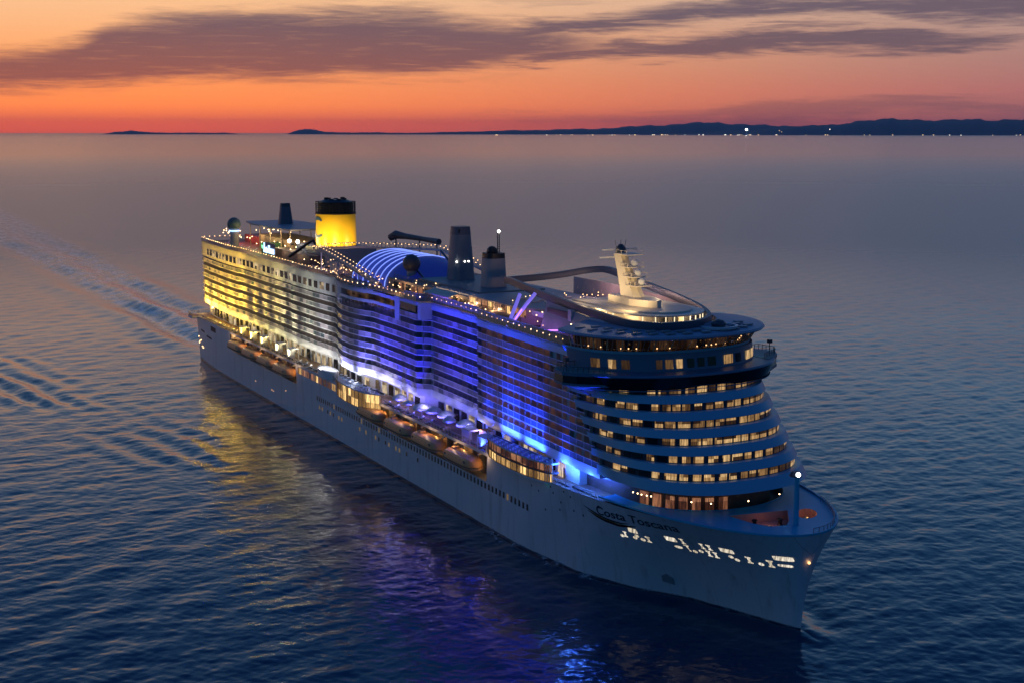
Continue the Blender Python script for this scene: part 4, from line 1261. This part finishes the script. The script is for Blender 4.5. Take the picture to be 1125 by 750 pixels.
# ------------------------------------------------------------------ mid ship: skywalk, dome, deck houses
BLUEV = glow('dome_light', (.04, .08, 1.0), .26, True)
DOMEL = glow('dome_rib_light', (.22, .32, 1.0), 1.3)
b = MB(); N = 20
rows = []
dsec = lambda x, k=1.0: [(x, 12.2*k*math.cos(math.pi*j/N), 45.0+7.8*k*math.sin(math.pi*j/N)) for j in range(N+1)]
for i in range(7): rows.append(dsec(147+i*4.0))
rows.append([(180, 12.2*math.cos(math.pi*j/N), 45.0+5.2*math.sin(math.pi*j/N)) for j in range(N+1)]); rows.append([(190, 12.2*math.cos(math.pi*j/N), 45.0+1.2*math.sin(math.pi*j/N)) for j in range(N+1)])
b.grid(rows[:7], BLUEV); b.grid(rows[6:], glow('dome_end_light', (.03, .06, 1.0), .10, True)); b.face(rows[0], BLUEV); dome = b.build('glass_dome', ship, smooth=True)
for i in range(7):
    x = 147+i*4
    b = MB(); b.tube(dsec(x, 1.015), .15, DOMEL, 5, False); b.build('dome_rib', dome)
b = MB(); b.tube([(172, -6, 53.2), (180, -6.5, 49.8), (190, -7, 46.4)], .35, mat('dome_beam', (.03, .04, .10), .4), 5); b.build('dome_beam', dome); b = MB(); b.tube([(172, 4, 54.0), (180, 4, 50.6), (190, 4, 46.8)], .35, MATS['dome_beam'], 5); b.build('dome_beam', dome)
SKYW = mat('skywalk_paint', (.60, .46, .36), .5)


def skywalk(path, wd):
    b = MB(); n = len(path)
    up = []
    P = [Vector(p) for p in path]
    L_, R_ = [], []
    for i, p in enumerate(P):
        d = P[min(i+1, n-1)]-P[max(i-1, 0)]; d.z = 0; d.normalize(); u = Vector((-d.y, d.x, 0))*wd/2
        L_.append(p+u); R_.append(p-u)
    z = Vector((0, 0, -.55))
    b.grid([[q for q in L_], [q for q in R_], [q+z for q in R_], [q+z for q in L_], [q for q in L_]], SKYW)
    o = b.build('skywalk', ship)
    for side in (L_, R_):
        m = MB(); m.tube([q+Vector((0, 0, 1.1)) for q in side], .06, RAILG, 4)
        tot = 0; k = 0
        for i in range(n-1):
            d = (side[i+1]-side[i]).length; c = max(1, int(d/1.6))
            for j in range(c):
                q = side[i].lerp(side[i+1], j/c); m.box(q.x-.05, q.x+.05, q.y-.05, q.y+.05, q.z, q.z+1.1, RAILG)
        m.build('skywalk_railing', o)
        for i in range(n-1):
            d = (side[i+1]-side[i]).length; c = max(1, int(d/2.4))
            for j in range(c):
                q = side[i].lerp(side[i+1], j/c); m = MB(); m.ball((q.x, q.y, q.z+1.0), .12, LAMPW2, 6, 4); m.build('walk_lamp', o)
    return o


skywalk([(112, -11, 50.4), (120, -13.2, 51.2), (128, -14, 51.5), (140, -14.1, 50.2), (152, -14.0, 48.6), (164, -14.0, 47.0), (171, -14, 45.8)], 1.9)
skywalk([(112, -9, 51.0), (124, -3, 52.1), (138, 5, 52.5), (149, 12, 52.7), (153, 13.4, 52.6), (165, 13.8, 51.2), (178, 14, 49.4), (190, 14, 47.6)], 1.9)
for x, y, z in ((124, -13.6, 51), (140, -14.1, 49.7), (156, -14, 47.7), (138, 5, 52), (152, 13, 52), (166, 13.8, 50.8), (178, 14, 49)):
    b = MB(); b.tube([(x, y, 45), (x, y, z)], .2, WHITE2, 6); b.build('skywalk_post', ship)
b = MB()
for x, y in ((104, -12.5), ): pass
b.tube([(101, -16, 47.6), (106, -14.5, 50.0), (112, -13, 52.8), (114, -12.5, 53.4)], [.55, .5, .45, .4], BLACK, 6); b.tube([(114, -12.5, 53.4), (115, -12.2, 52.2)], .4, BLACK, 6)
b.build('deck_crane', ship)
b = MB(); b.tube([(126, 8, 54.4), (128, 9, 55.4), (133, 10, 55.2), (142, 12, 54.9), (150, 13.5, 54.6)], [1.1, 1.3, .9, .7, .9], mat('slide_dark', (.04, .05, .07), .4), 8); b.build('water_slide', ship)
for x, y in ((128, 9), (140, 11.6), (149, 13.2)): b = MB(); b.tube([(x, y, 45), (x, y, 54.6)], .22, DGREY, 6); b.build('slide_post', ship)
# mid deck houses
BRN = mat('deckhouse_brown', (.34, .25, .20), .6, var=.2, vscale=.4)
b = MB(); b.box(84, 112, -8, 9, 45, 50.3, GREY); b.box(74, 110, -12.5, -8.02, 45, 48.2, mat('kiosk_dark', (.10, .08, .08), .6)); b.build('funnel_house', ship)
b = MB(); b.box(60, 66, -12.6, -7, 45, 49.0, mat('green_kiosk', (.03, .12, .06), .6)); gk = b.build('green_kiosk', ship)
b = MB(); b.box(61.0, 65.6, -12.75, -12.62, 47.0, 48.1, glow('green_sign', (.25, 1, .5), 1.6)); b.build('lit_panel', gk)
lamp('green_light', 'POINT', (58, -13, 48), (.1, 1, .3), 260, ship, size=.3)
# an illuminated sign whose letters are too small to read: tall first stroke, low word, short word
SIGN = glow('sign_blue', (.45, .70, 1.0), 2.4)
b = MB(); sx = 71.0; y = -15.0
for dx, w, z0, z1 in ((0, .7, 46.6, 49.8), (-.5, .6, 46.6, 47.4), (1.0, 1.1, 46.6, 48.2), (2.3, 1.0, 46.6, 48.5), (3.5, .9, 46.6, 48.1), (5.2, .5, 46.6, 49.0), (4.7, 1.6, 48.6, 49.2), (6.3, 1.0, 46.6, 48.3), (7.5, 1.0, 46.6, 48.3), (8.7, 1.0, 46.6, 48.3), (9.9, 1.0, 46.6, 48.3)):
    b.box(sx+dx, sx+dx+w, y-.1, y+.1, z0, z1, SIGN)
b.build('deck_sign', ship)
b = MB(); b.box(sx-.8, sx+11.4, y+.12, y+.3, 46.4, 50.0, mat('sign_board', (.05, .08, .16), .5)); b.build('sign_board', ship)
b = MB(); b.box(174, 236, -12.5, 12.5, 45, 47.8, BRN); b.box(186, 222, -9, 9, 47.82, 48.6, mat('teal_deck', (.05, .16, .20), .5)); b.build('deckhouse', ship)
railing('deckhouse_railing', [(176, -11.5), (200, -11.8), (222, -11.5)], 47.8, 1.0, 2.2, m=DGREY)
for i in range(14):
    x = 178+i*4.1
    b = MB(); b.box(x, x+2.8, -12.62, -12.52, 45.4, 47.2, BAYR if rnd.random() < .6 else GLASSD); b.build('deckhouse_window', ship)
b = MB()
b.prism([(205, -16.0), (219, -15.6), (219, -12.6), (205, -12.6)], lambda x, y: 47.2+(y+16)*.25, lambda x, y: 47.4+(y+16)*.25, mat('awning', (.72, .62, .48), .7)); b.build('awning', ship)
b = MB(); b.prism([(226, -13.5), (252, -13.5), (256, -10), (256, 10), (226, 10)], 45, 48.6, mat('pale_block', (.46, .36, .33), .5, var=.1), mt=GREY); pb = b.build('forward_house', ship)
for i in range(9):
    x = 227+i*3.1; b = MB(); b.box(x, x+2.4, -13.62, -13.52, 46.7, 48.3, BAYR if i % 3 else BAYL); b.build('house_window', pb)
b = MB(); b.box(232, 252, -14.6, -13.7, 45, 46.6, BRN); b.build('planter_wall', pb)
PURP = glow('purple_neon', (.45, .16, 1.0), 3.0, True)
for pts in ([(253.5, -17.6, 45), (251.5, -13.5, 51.6)], [(254.0, -17.6, 45), (257.5, -13.0, 52.4)]):
    b = MB(); b.tube(pts, .42, mat('lit_pillar', (.5, .45, .9), .5, emit=(.25, .2, 1), estr=.55), 6); b.build('light_pillar', ship)
b = MB(); b.tube([(255.5, -17.2, 46.2), (263, -17.0, 46.0), (270, -17.4, 46.4), (275, -16.5, 47.0)], .13, PURP, 5); b.tube([(255.5, -17.2, 46.2), (257.6, -16.3, 49.2)], .12, PURP, 5); b.build('neon_strip', ship)
b = MB(); b.box(263, 272, -13.2, -8, 48.3, 50.0, BLACK); b.box(271.9, 273.2, -13.3, -9, 48.3, 50.6, mat('screen_white', (.6, .6, .62), .5)); b.build('deck_screen', ship)
lamp('neon_light', 'POINT', (258, -15.8, 47.0), (.5, .2, 1), 240, ship, size=.5)
lamp('neon_light', 'POINT', (268, -16.6, 46.6), (.6, .2, 1), 110, ship, size=.5)
lamp('pool_light', 'POINT', (262, 9, 53.0), (1, .60, .55), 1000, ship, size=.6)
lamp('pool_light', 'POINT', (244, 10, 52.5), (1, .62, .6), 700, ship, size=.6)
for x, y in ((284, -6), (268, -7), (276, 6)): lamp('mast_light', 'POINT', (x, y, 55.0), (1, .70, .36), 420, ship, size=.3)
lamp('mast_light', 'SPOT', (290, -10, 53.0), (1, .70, .34), 6500, ship, aim=(-17, 10, 4.5), size=.3, spot=80)
lamp('mast_light', 'SPOT', (270, -10.5, 52.6), (1, .70, .34), 3200, ship, aim=(2, 10, 5.0), size=.3, spot=80)
for x, y, e in ((287, -9, 420), (278, -10.5, 350), (293.5, 2, 420)): lamp('house_light', 'POINT', (x, y, 50.6), (1, .72, .36), e, ship, size=.3)
lamp('pool_light', 'POINT', (128, -10, 47.5), (.8, .6, 1), 500, ship, size=.4); lamp('pool_light', 'POINT', (135, -12, 47), (1, .8, .7), 420, ship, size=.4)
b = MB(); b.box(131, 136, -13.5, -11, 45, 48.5, mat('kiosk_pink', (.7, .6, .55), .6)); b.build('pool_kiosk', ship)
for x, e in ((205, 320), (216, 420), (228, 420), (240, 360), (186, 260)): lamp('deckhouse_light', 'POINT', (x, -14.6, 46.9), (1, .62, .30), e, ship, size=.3)
for x, e in ((120, 120), (100, 150), (84, 180), (68, 150), (50, 150)): lamp('deck_flood', 'POINT', (x, -14.4, 47.4), (1, .62, .34), e, ship, size=.3)

# ------------------------------------------------------------------ facade floodlights on the promenade
FL = [(2, (1, .60, .07), 2.3), (14, (1, .60, .07), 2.4), (26, (1, .62, .07), 2.4), (38, (1, .62, .08), 2.2), (50, (1, .64, .09), 2.0), (62, (1, .70, .12), 1.25), (74, (1, .78, .20), .95), (86, (1, .84, .32), .9),
      (98, (1, .86, .42), .85), (110, (1, .90, .60), .8), (122, (1, .92, .72), .9), (134, (1, .93, .80), 1.0), (146, (.95, .92, .95), 1.1), (160, (.85, .85, 1), 1.5), (172, (.50, .48, 1), 1.6), (184, (.34, .30, 1), 1.7),
      (196, (.26, .21, 1), 1.8), (208, (.17, .13, 1), 1.8), (220, (.13, .10, 1), 1.7), (232, (.09, .08, 1), 1.6), (244, (.03, .07, 1), 2.8), (256, (.03, .08, 1), 2.7), (268, (.02, .07, 1), 2.2), (280, (.02, .06, 1), 2.0), (290, (.02, .06, 1), 1.4)]
FE = 430; FU = 5200
for x, c, e in FL:
    yo = -prom_edge(x)+1.0
    z = zr(x)+.5 if not (252 < x < 279) else 21.5
    if 157 < x < 188: z = 19.7
    b = MB(); b.box(x-4.5, x+4.5, yo-.12, yo+.12, z-.5, z-.12, DGREY); b.build('floodlight', ship)
    ue = float(np.interp(x, [0, 50, 60, 74, 98, 122, 146, 160, 184, 205, 232, 240, 262, 290], [.95, .95, .95, .85, .66, .34, .20, .24, .46, .60, .60, .55, .55, .30]))
    uc = [(1, .58, .05), (1, .62, .07), (.95, .72, .20), (.75, .76, .55), (.20, .21, .72), (.035, .03, 1), (.03, .025, 1), (.015, .04, 1)]
    uc = tuple(float(np.interp(x, [45, 64, 90, 125, 158, 185, 220, 242], [q[n_] for q in uc])) for n_ in range(3))
    up = lamp('facade_flood', 'AREA', (x, yo, z), uc, FU*ue, ship, aim=(0, .13, .9915), size=.25, sy=9.0); up.data.spread = R(37)
    lamp('foot_flood', 'AREA', (x, yo, z), c, FE*e*(2.2 if x > 240 else 1.0), ship, aim=(0, .5, .86), size=.25, sy=9.0)
for x, c, e in FL[::1]:
    if 118 < x < 240: lamp('promenade_light', 'POINT', (x+4, -18.6, 20.9), tuple(.7*q+.3 for q in c), 150*e, ship, size=.3)
    elif x <= 118: lamp('promenade_light', 'POINT', (x+4, -18.6, 20.9), c, 170*e, ship, size=.3)
    elif x > 279: lamp('promenade_light', 'POINT', (x+2, -19.9, 20.6), (.06, .22, 1), 1500, ship, size=.3)
for k, z in enumerate(ZF):
    for x in (246, 262, 278):
        if x > xend(z)-5: continue
        lamp('balcony_fill', 'AREA', (x, -yS(x)+1.0, z+2.5), (1, .42, .26), 16, ship, aim=(0, -.1, -1), size=.2, sy=15).data.spread = R(170)  # each strip stands for a row of the small balcony lamps
    for x0, x1, cc_, e in ((-3, 46, (1, .62, .2), 60), (50, 103, (1, .7, .35), 50), (107, 141, (1, .75, .5), 34), (151, 170, (.5, .45, .9), 18), (177, 203, (.25, .20, 1), 26), (209, 236, (.18, .13, 1), 26)):
        if k == 6 and x0 < 190: continue
        xm = (x0+x1)/2
        lamp('balcony_fill', 'AREA', (xm, -yS(xm)+.9, z+2.5), cc_, e*2.0, ship, aim=(0, -.1, -1), size=.2, sy=x1-x0).data.spread = R(170)  # added fill strips without fixtures, to bring out the balcony gaps
# warm lamps under the promenade over the boats
for a, c in REC:
    n = 5 if a > 100 else 4
    for k in range(n+1):
        x = a+.5+(c-a-1)*k/n
        b = MB(); b.box(x-.5, x+.5, -19.6, -19.2, 16.2, 16.32, LAMPS); b.build('recess_lamp', ship)
        lamp('recess_light', 'POINT', (x, -19.4, 15.9), (1, .50, .14), 130, ship, size=.2)
        lamp('recess_light', 'POINT', (x, -22.6, 16.2), (1, .62, .34), 70, ship, size=.3)
for x in (256, 264, 273): lamp('roof_light', 'POINT', (x, -21.2, 23.6), (.07, .10, 1), 170, ship, size=.3)
lamp('terrace_light', 'POINT', (172, -22.5, 20.8), (.9, .88, 1), 300, ship, size=.3)
lamp('stern_light', 'POINT', (-8, -17, 18.6), (1, .6, .2), 420, ship, size=.3)
lamp('stern_light', 'POINT', (-8, 0, 19), (1, .6, .2), 600, ship, size=.3)

# ------------------------------------------------------------------ lifeboats hanging from their davits
PERS = mat('lifeboat_window', (.05, .05, .06), .2)


def make_boat(loc):
    t = empty('lifeboat', 'x', 'lifeboat', loc, 'covered orange lifeboats hanging along the starboard side')
    b = MB(); L, Wd = 8.2, 2.35
    def sec(u):
        f = max(.0, 1-abs(u)**5); f = f**.5
        return f
    us = np.linspace(-1, 1, 19); rows = []
    for u in us:
        f = max(.06, sec(u)); keel = -1.1+.7*abs(u)**3
        rows.append([(u*L, y*Wd*f, z) for y, z in ((-1, .1), (-.93, -.35), (-.62, keel*.72), (0, keel), (.62, keel*.72), (.93, -.35), (1, .1))])
    b.grid(rows, ORANGE2); b.face(rows[0], ORANGE2); b.face(rows[-1][::-1], ORANGE2); b.build('boat_hull', t, smooth=True)
    b = MB(); rows = []
    for u in us:
        f = max(.05, sec(u*.99)); h = 1.85*(max(.0, 1-abs(u)**6))**.5+.25
        rows.append([(u*L*.97, y*Wd*f*.97, .1+z*h) for y, z in ((-1, 0), (-.97, .45), (-.8, .82), (-.4, .98), (0, 1), (.4, .98), (.8, .82), (.97, .45), (1, 0))])
    b.grid(rows, ORANGE); b.face(rows[0], ORANGE); b.face(rows[-1][::-1], ORANGE); b.build('canopy', t, smooth=True)
    b = MB(); b.grid([[(u*L, s, .02) for u, s in zip(us, [-Wd*max(.06, sec(u))-.05 for u in us])], [(u*L, s, .22) for u, s in zip(us, [-Wd*max(.06, sec(u))-.05 for u in us])]], mat('fender', (.2, .1, .06), .6)); b.build('fender', t)
    for i in range(6):
        x = -4.9+i*1.95; b = MB(); b.box(x-.45, x+.45, -2.14, -1.98, .75, 1.25, PERS); b.build('window', t)
    b = MB(); b.box(-4.6, -3.2, -.7, .7, 2.0, 2.55, ORANGE); b.build('cockpit', t)
    return t


boat = None
names = {0: 'sternmost', 1: 'second from the stern', 2: 'third from the stern', 3: 'fourth from the stern'}
bx = [60.4, 77.4, 94.5, 111.4, 184.8, 203.6, 221.2, 240.0]
bl = ['covered orange lifeboat nearest the stern, first of the four hung far aft', 'second of the four covered orange lifeboats hung far aft, counted from the stern',
      'third of the four covered orange lifeboats hung far aft, counted from the stern', 'forward one of the four far-aft lifeboats, beside the blank hull wall',
      'covered orange lifeboat hanging just forward of the curved orange-lit terrace', 'second covered orange lifeboat forward of the curved white terrace',
      'third covered orange lifeboat forward of the curved white terrace, under the parasols', 'largest-looking covered orange lifeboat, beside the two-storey glazed bay near the bow']
for i, x in enumerate(bx):
    if boat is None: o = boat = make_boat((x, -22.0, 13.1))
    else: o = copy_tree(boat); o.location = (x, -22.0, 13.1)
    o['label'] = bl[i]
    for dx in (-6.2, 6.2):
        b = MB(); b.tube([(x+dx, -17.7, 15.6), (x+dx, -20.2, 16.1), (x+dx, -21.3, 15.8)], .2, WHITE2, 6); b.tube([(x+dx, -21.3, 15.8), (x+dx, -21.3, 14.0)], .06, DGREY, 4); b.build('davit', ship)

# ------------------------------------------------------------------ things standing on the promenade
def parasol(loc, r, h, square, label):
    t = empty('parasol', label, 'parasol', loc, 'pale parasols along the lit promenade')
    b = MB(); n = 4 if square else 12
    if square: b.lathe((0, 0, 0), [(r*1.2, h-.25), (r*1.2, h), (r*.6, h+.45), (.02, h+.75)], CANVAS, 4, cap=False)
    else: b.lathe((0, 0, 0), [(r, h-.45), (r, h), (r*.7, h+.55), (r*.3, h+.95), (.02, h+1.1)], CANVAS, n, cap=False)
    b.build('canopy', t)
    b = MB(); b.tube([(0, 0, .02), (0, 0, h+.6)], .05, STEEL, 5); b.build('pole', t)
    b = MB(); b.lathe((0, 0, .01), [(.4, 0), (.4, .1), (.1, .16)], STEEL, 8); b.build('base', t)


def cabana(loc, lx, ly, h, label, m=CANVAS):
    t = empty('cabana', label, 'cabana', loc, 'square white cabanas on the promenade')
    b = MB(); b.box(-lx/2, lx/2, -ly/2, ly/2, h, h+.25, m); b.build('roof', t)
    for sx in (-1, 1):
        for sy in (-1, 1): b = MB(); b.box(sx*lx/2-.08*(1+sx), sx*lx/2+.08*(1-sx), sy*ly/2-.08*(1+sy), sy*ly/2+.08*(1-sy), .02, h, WHITE); b.build('post', t)
    b = MB(); b.grid([[(-lx/2+.1, -ly/2+.1, h-.02), (-lx/2+.1, ly/2-.1, h-.02)], [(-lx/2+.1, -ly/2+.2, .1), (-lx/2+.1, ly/2-.2, .1)]], m); b.build('curtain', t)


zd = lambda x: zr(x)-.05
for i, (x, y, r, sq_) in enumerate([(196, -18.8, 1.9, False), (203, -19.4, 1.5, True), (209.5, -18.6, 2.3, False), (214.5, -17.6, 2.1, False), (220.5, -17.0, 2.2, False), (226, -18.8, 1.6, False), (231.5, -17.2, 2.2, False), (236.5, -18.6, 1.5, False)]):
    lab = ['round lavender-lit parasol just forward of the white curved terrace', 'square lavender-lit parasol behind the second lifeboat of the forward four', 'wide round parasol, aftmost of the pair over the third forward lifeboat', 'wide round parasol against the cabin wall, inboard of a second one',
           'wide pale parasol in the middle of the lavender-lit promenade', 'small round parasol at the rail above the gap between two lifeboats', 'wide parasol beside the orange-lit bar stand on the promenade', 'small bright parasol just aft of the white cabanas'][i]
    parasol((x, y, zd(x)), r, 2.5, sq_, lab)
for i, (x, y, lx, ly) in enumerate([(239.5, -19.7, 4.2, 2.6), (248.0, -19.8, 4.8, 2.8), (60, -19.4, 4.2, 2.6), (72, -19.2, 4.6, 2.6), (84, -19.4, 4.4, 2.6), (100, -19.3, 4.4, 2.6), (112, -19.3, 4.2, 2.6)]):
    lab = ['aft one of two blue-lit white cabanas near the striped blue roof', 'forward one of two blue-lit white cabanas, touching the striped blue roof', 'yellow-lit cabana nearest the stern above the second lifeboat', 'yellow-lit cabana above the gap after the second aft lifeboat',
           'yellow-lit cabana above the third aft lifeboat', 'yellow-lit cabana above the fourth aft lifeboat', 'forwardmost yellow-lit cabana, before the bright white tub'][i]
    cabana((x, y, zd(x)), lx, ly, 3.0, lab)
b = MB(); b.box(-1.8, 1.8, -1.0, 1.0, 0, 3.4, mat('bar_stand', (.40, .20, .07), .6, var=.3, vscale=1.5)); o = b.build('bar_stand'); o.location = (243.5, -17.6, zd(243)); tag(o, 'tall brown bar stand lit orange between the white cabanas', 'bar stand')
lamp('stand_light', 'POINT', (242.4, -19.0, 20.4), (1, .55, .2), 120, ship, size=.2)
t = empty('whirlpool', 'round white whirlpool tub shining brightly on the aft end of the curved terrace', 'whirlpool', (146, -20.0, zd(140)), None)
b = MB(); b.lathe((0, 0, 0), [(4.4, 0), (4.4, 2.2), (3.6, 2.3), (3.5, 1.8)], mat('tub_white', (.8, .8, .8), .3), 24, 1.5, .5); b.build('tub', t)
b = MB(); b.lathe((0, 0, 1.85), [(3.6, 0), (.01, .02)], mat('tub_water', (.4, .55, .7), .1, emit=(.9, .9, 1), estr=1.0), 24, 1.5, .5, cap=False); b.build('pool_water', t)
lamp('tub_light', 'POINT', (144, -21.8, 19.8), (1, .95, .9), 260, ship, size=.3)
# sun loungers
lg = None
for i in range(34):
    x = 120+i*5.1 if i < 20 else 4+(i-20)*3.6
    if 150 < x < 190 or 236 < x < 300: continue
    if lg is None:
        lg = empty('sun_lounger', 'pale sun lounger among the row of identical ones on the promenade', 'sun lounger', (0, 0, 0), 'sun loungers along the promenade')
        b = MB(); b.box(-.35, .35, -.95, .45, .3, .42, CANVAS); b.build('mattress', lg)
        b = MB(); b.prism([(-.35, .46), (.35, .46), (.35, 1.05), (-.35, 1.05)], lambda q, w: .3+(w-.46)*.9, lambda q, w: .42+(w-.46)*.9, CANVAS); b.build('backrest', lg)
        b = MB(); b.box(-.33, .33, -.9, 1.0, .18, .28, STEEL)
        b.build('frame', lg)
        for sx in (-.28, .28):
            for sy in (-.8, .85): b = MB(); b.box(sx-.04, sx+.04, sy-.04, sy+.04, 0, .17, STEEL); b.build('leg', lg)
        o = lg
    else: o = copy_tree(lg)
    o.location = (x, -20.2+.25*math.sin(i*2.1), zd(x)); o.rotation_euler = (0, 0, .2*math.sin(i))
dk = None
for i in range(60):
    x, y, z = (12+i*4.4, -11.2-.6*(i % 2), 44.97) if i < 34 else (238+(i-34)*1.25, -6.5+((i*7) % 5)*2.6, 48.62 if 238+(i-34)*1.25 < 256 else 48.27)
    if i < 34 and (56 < x < 113 or 170 < x): continue
    if i >= 34 and x > 262: continue
    o = copy_tree(lg); o['label'] = 'sun lounger on the open top deck, one of many alike'; o['group'] = 'sun loungers on the top decks'
    o.location = (x, y, z); o.rotation_euler = (0, 0, math.pi*(i % 2)+.1)
# tables and chairs of the curved terrace
tb = None
for i in range(14):
    x = 159.5+i*1.9; y = -float(np.interp(x, [p[0] for p in BAY1], [-p[1] for p in BAY1]))+1.4+(i % 2)*1.2
    if tb is None:
        tb = empty('bistro_table', 'small white bistro table with two chairs on the bright curved terrace', 'table', (0, 0, 0), 'bistro tables on the curved terrace')
        b = MB(); b.lathe((0, 0, .72), [(.5, 0), (.5, .06)], WHITE, 10); b.build('tabletop', tb)
        b = MB(); b.lathe((0, 0, 0), [(.3, 0), (.06, .06), (.05, .7)], STEEL, 8); b.build('pedestal', tb)
        o = tb
    else: o = copy_tree(tb)
    o.location = (x, y, 19.2)

# ------------------------------------------------------------------ foam along the bow
def foam():
    m = bpy.data.materials.new('foam'); m.use_nodes = True
    n = NT(m.node_tree); b = n.n['Principled BSDF']; b.inputs['Base Color'].default_value = (.5, .56, .6, 1); b.inputs['Roughness'].default_value = .7
    g = n.n.new('ShaderNodeNewGeometry')
    n.l.new(n.m('MULTIPLY', n.ss(n.noise(g.outputs['Position'], .5, 6.0, .7), .48, .70), .8), b.inputs['Alpha'])
    B_ = MB(); r0, r1, r2 = [], [], []
    for i in range(90):
        x = 252+78.6*i/89; h = hb(x, 0); w = 1.0+1.7*min(1, (330.6-x)/35)*(.7+.3*math.sin(x*.7))
        r0.append((x, -h+.05, .85+.2*math.sin(x*.5))); r1.append((x-.6, -h-w*.5, .78+.1*math.sin(x*.9))); r2.append((x-1.2, -h-w, .30))
    B_.grid([r0, r1, r2], m); o = B_.build('foam', smooth=True); o['kind'] = 'stuff'


foam()
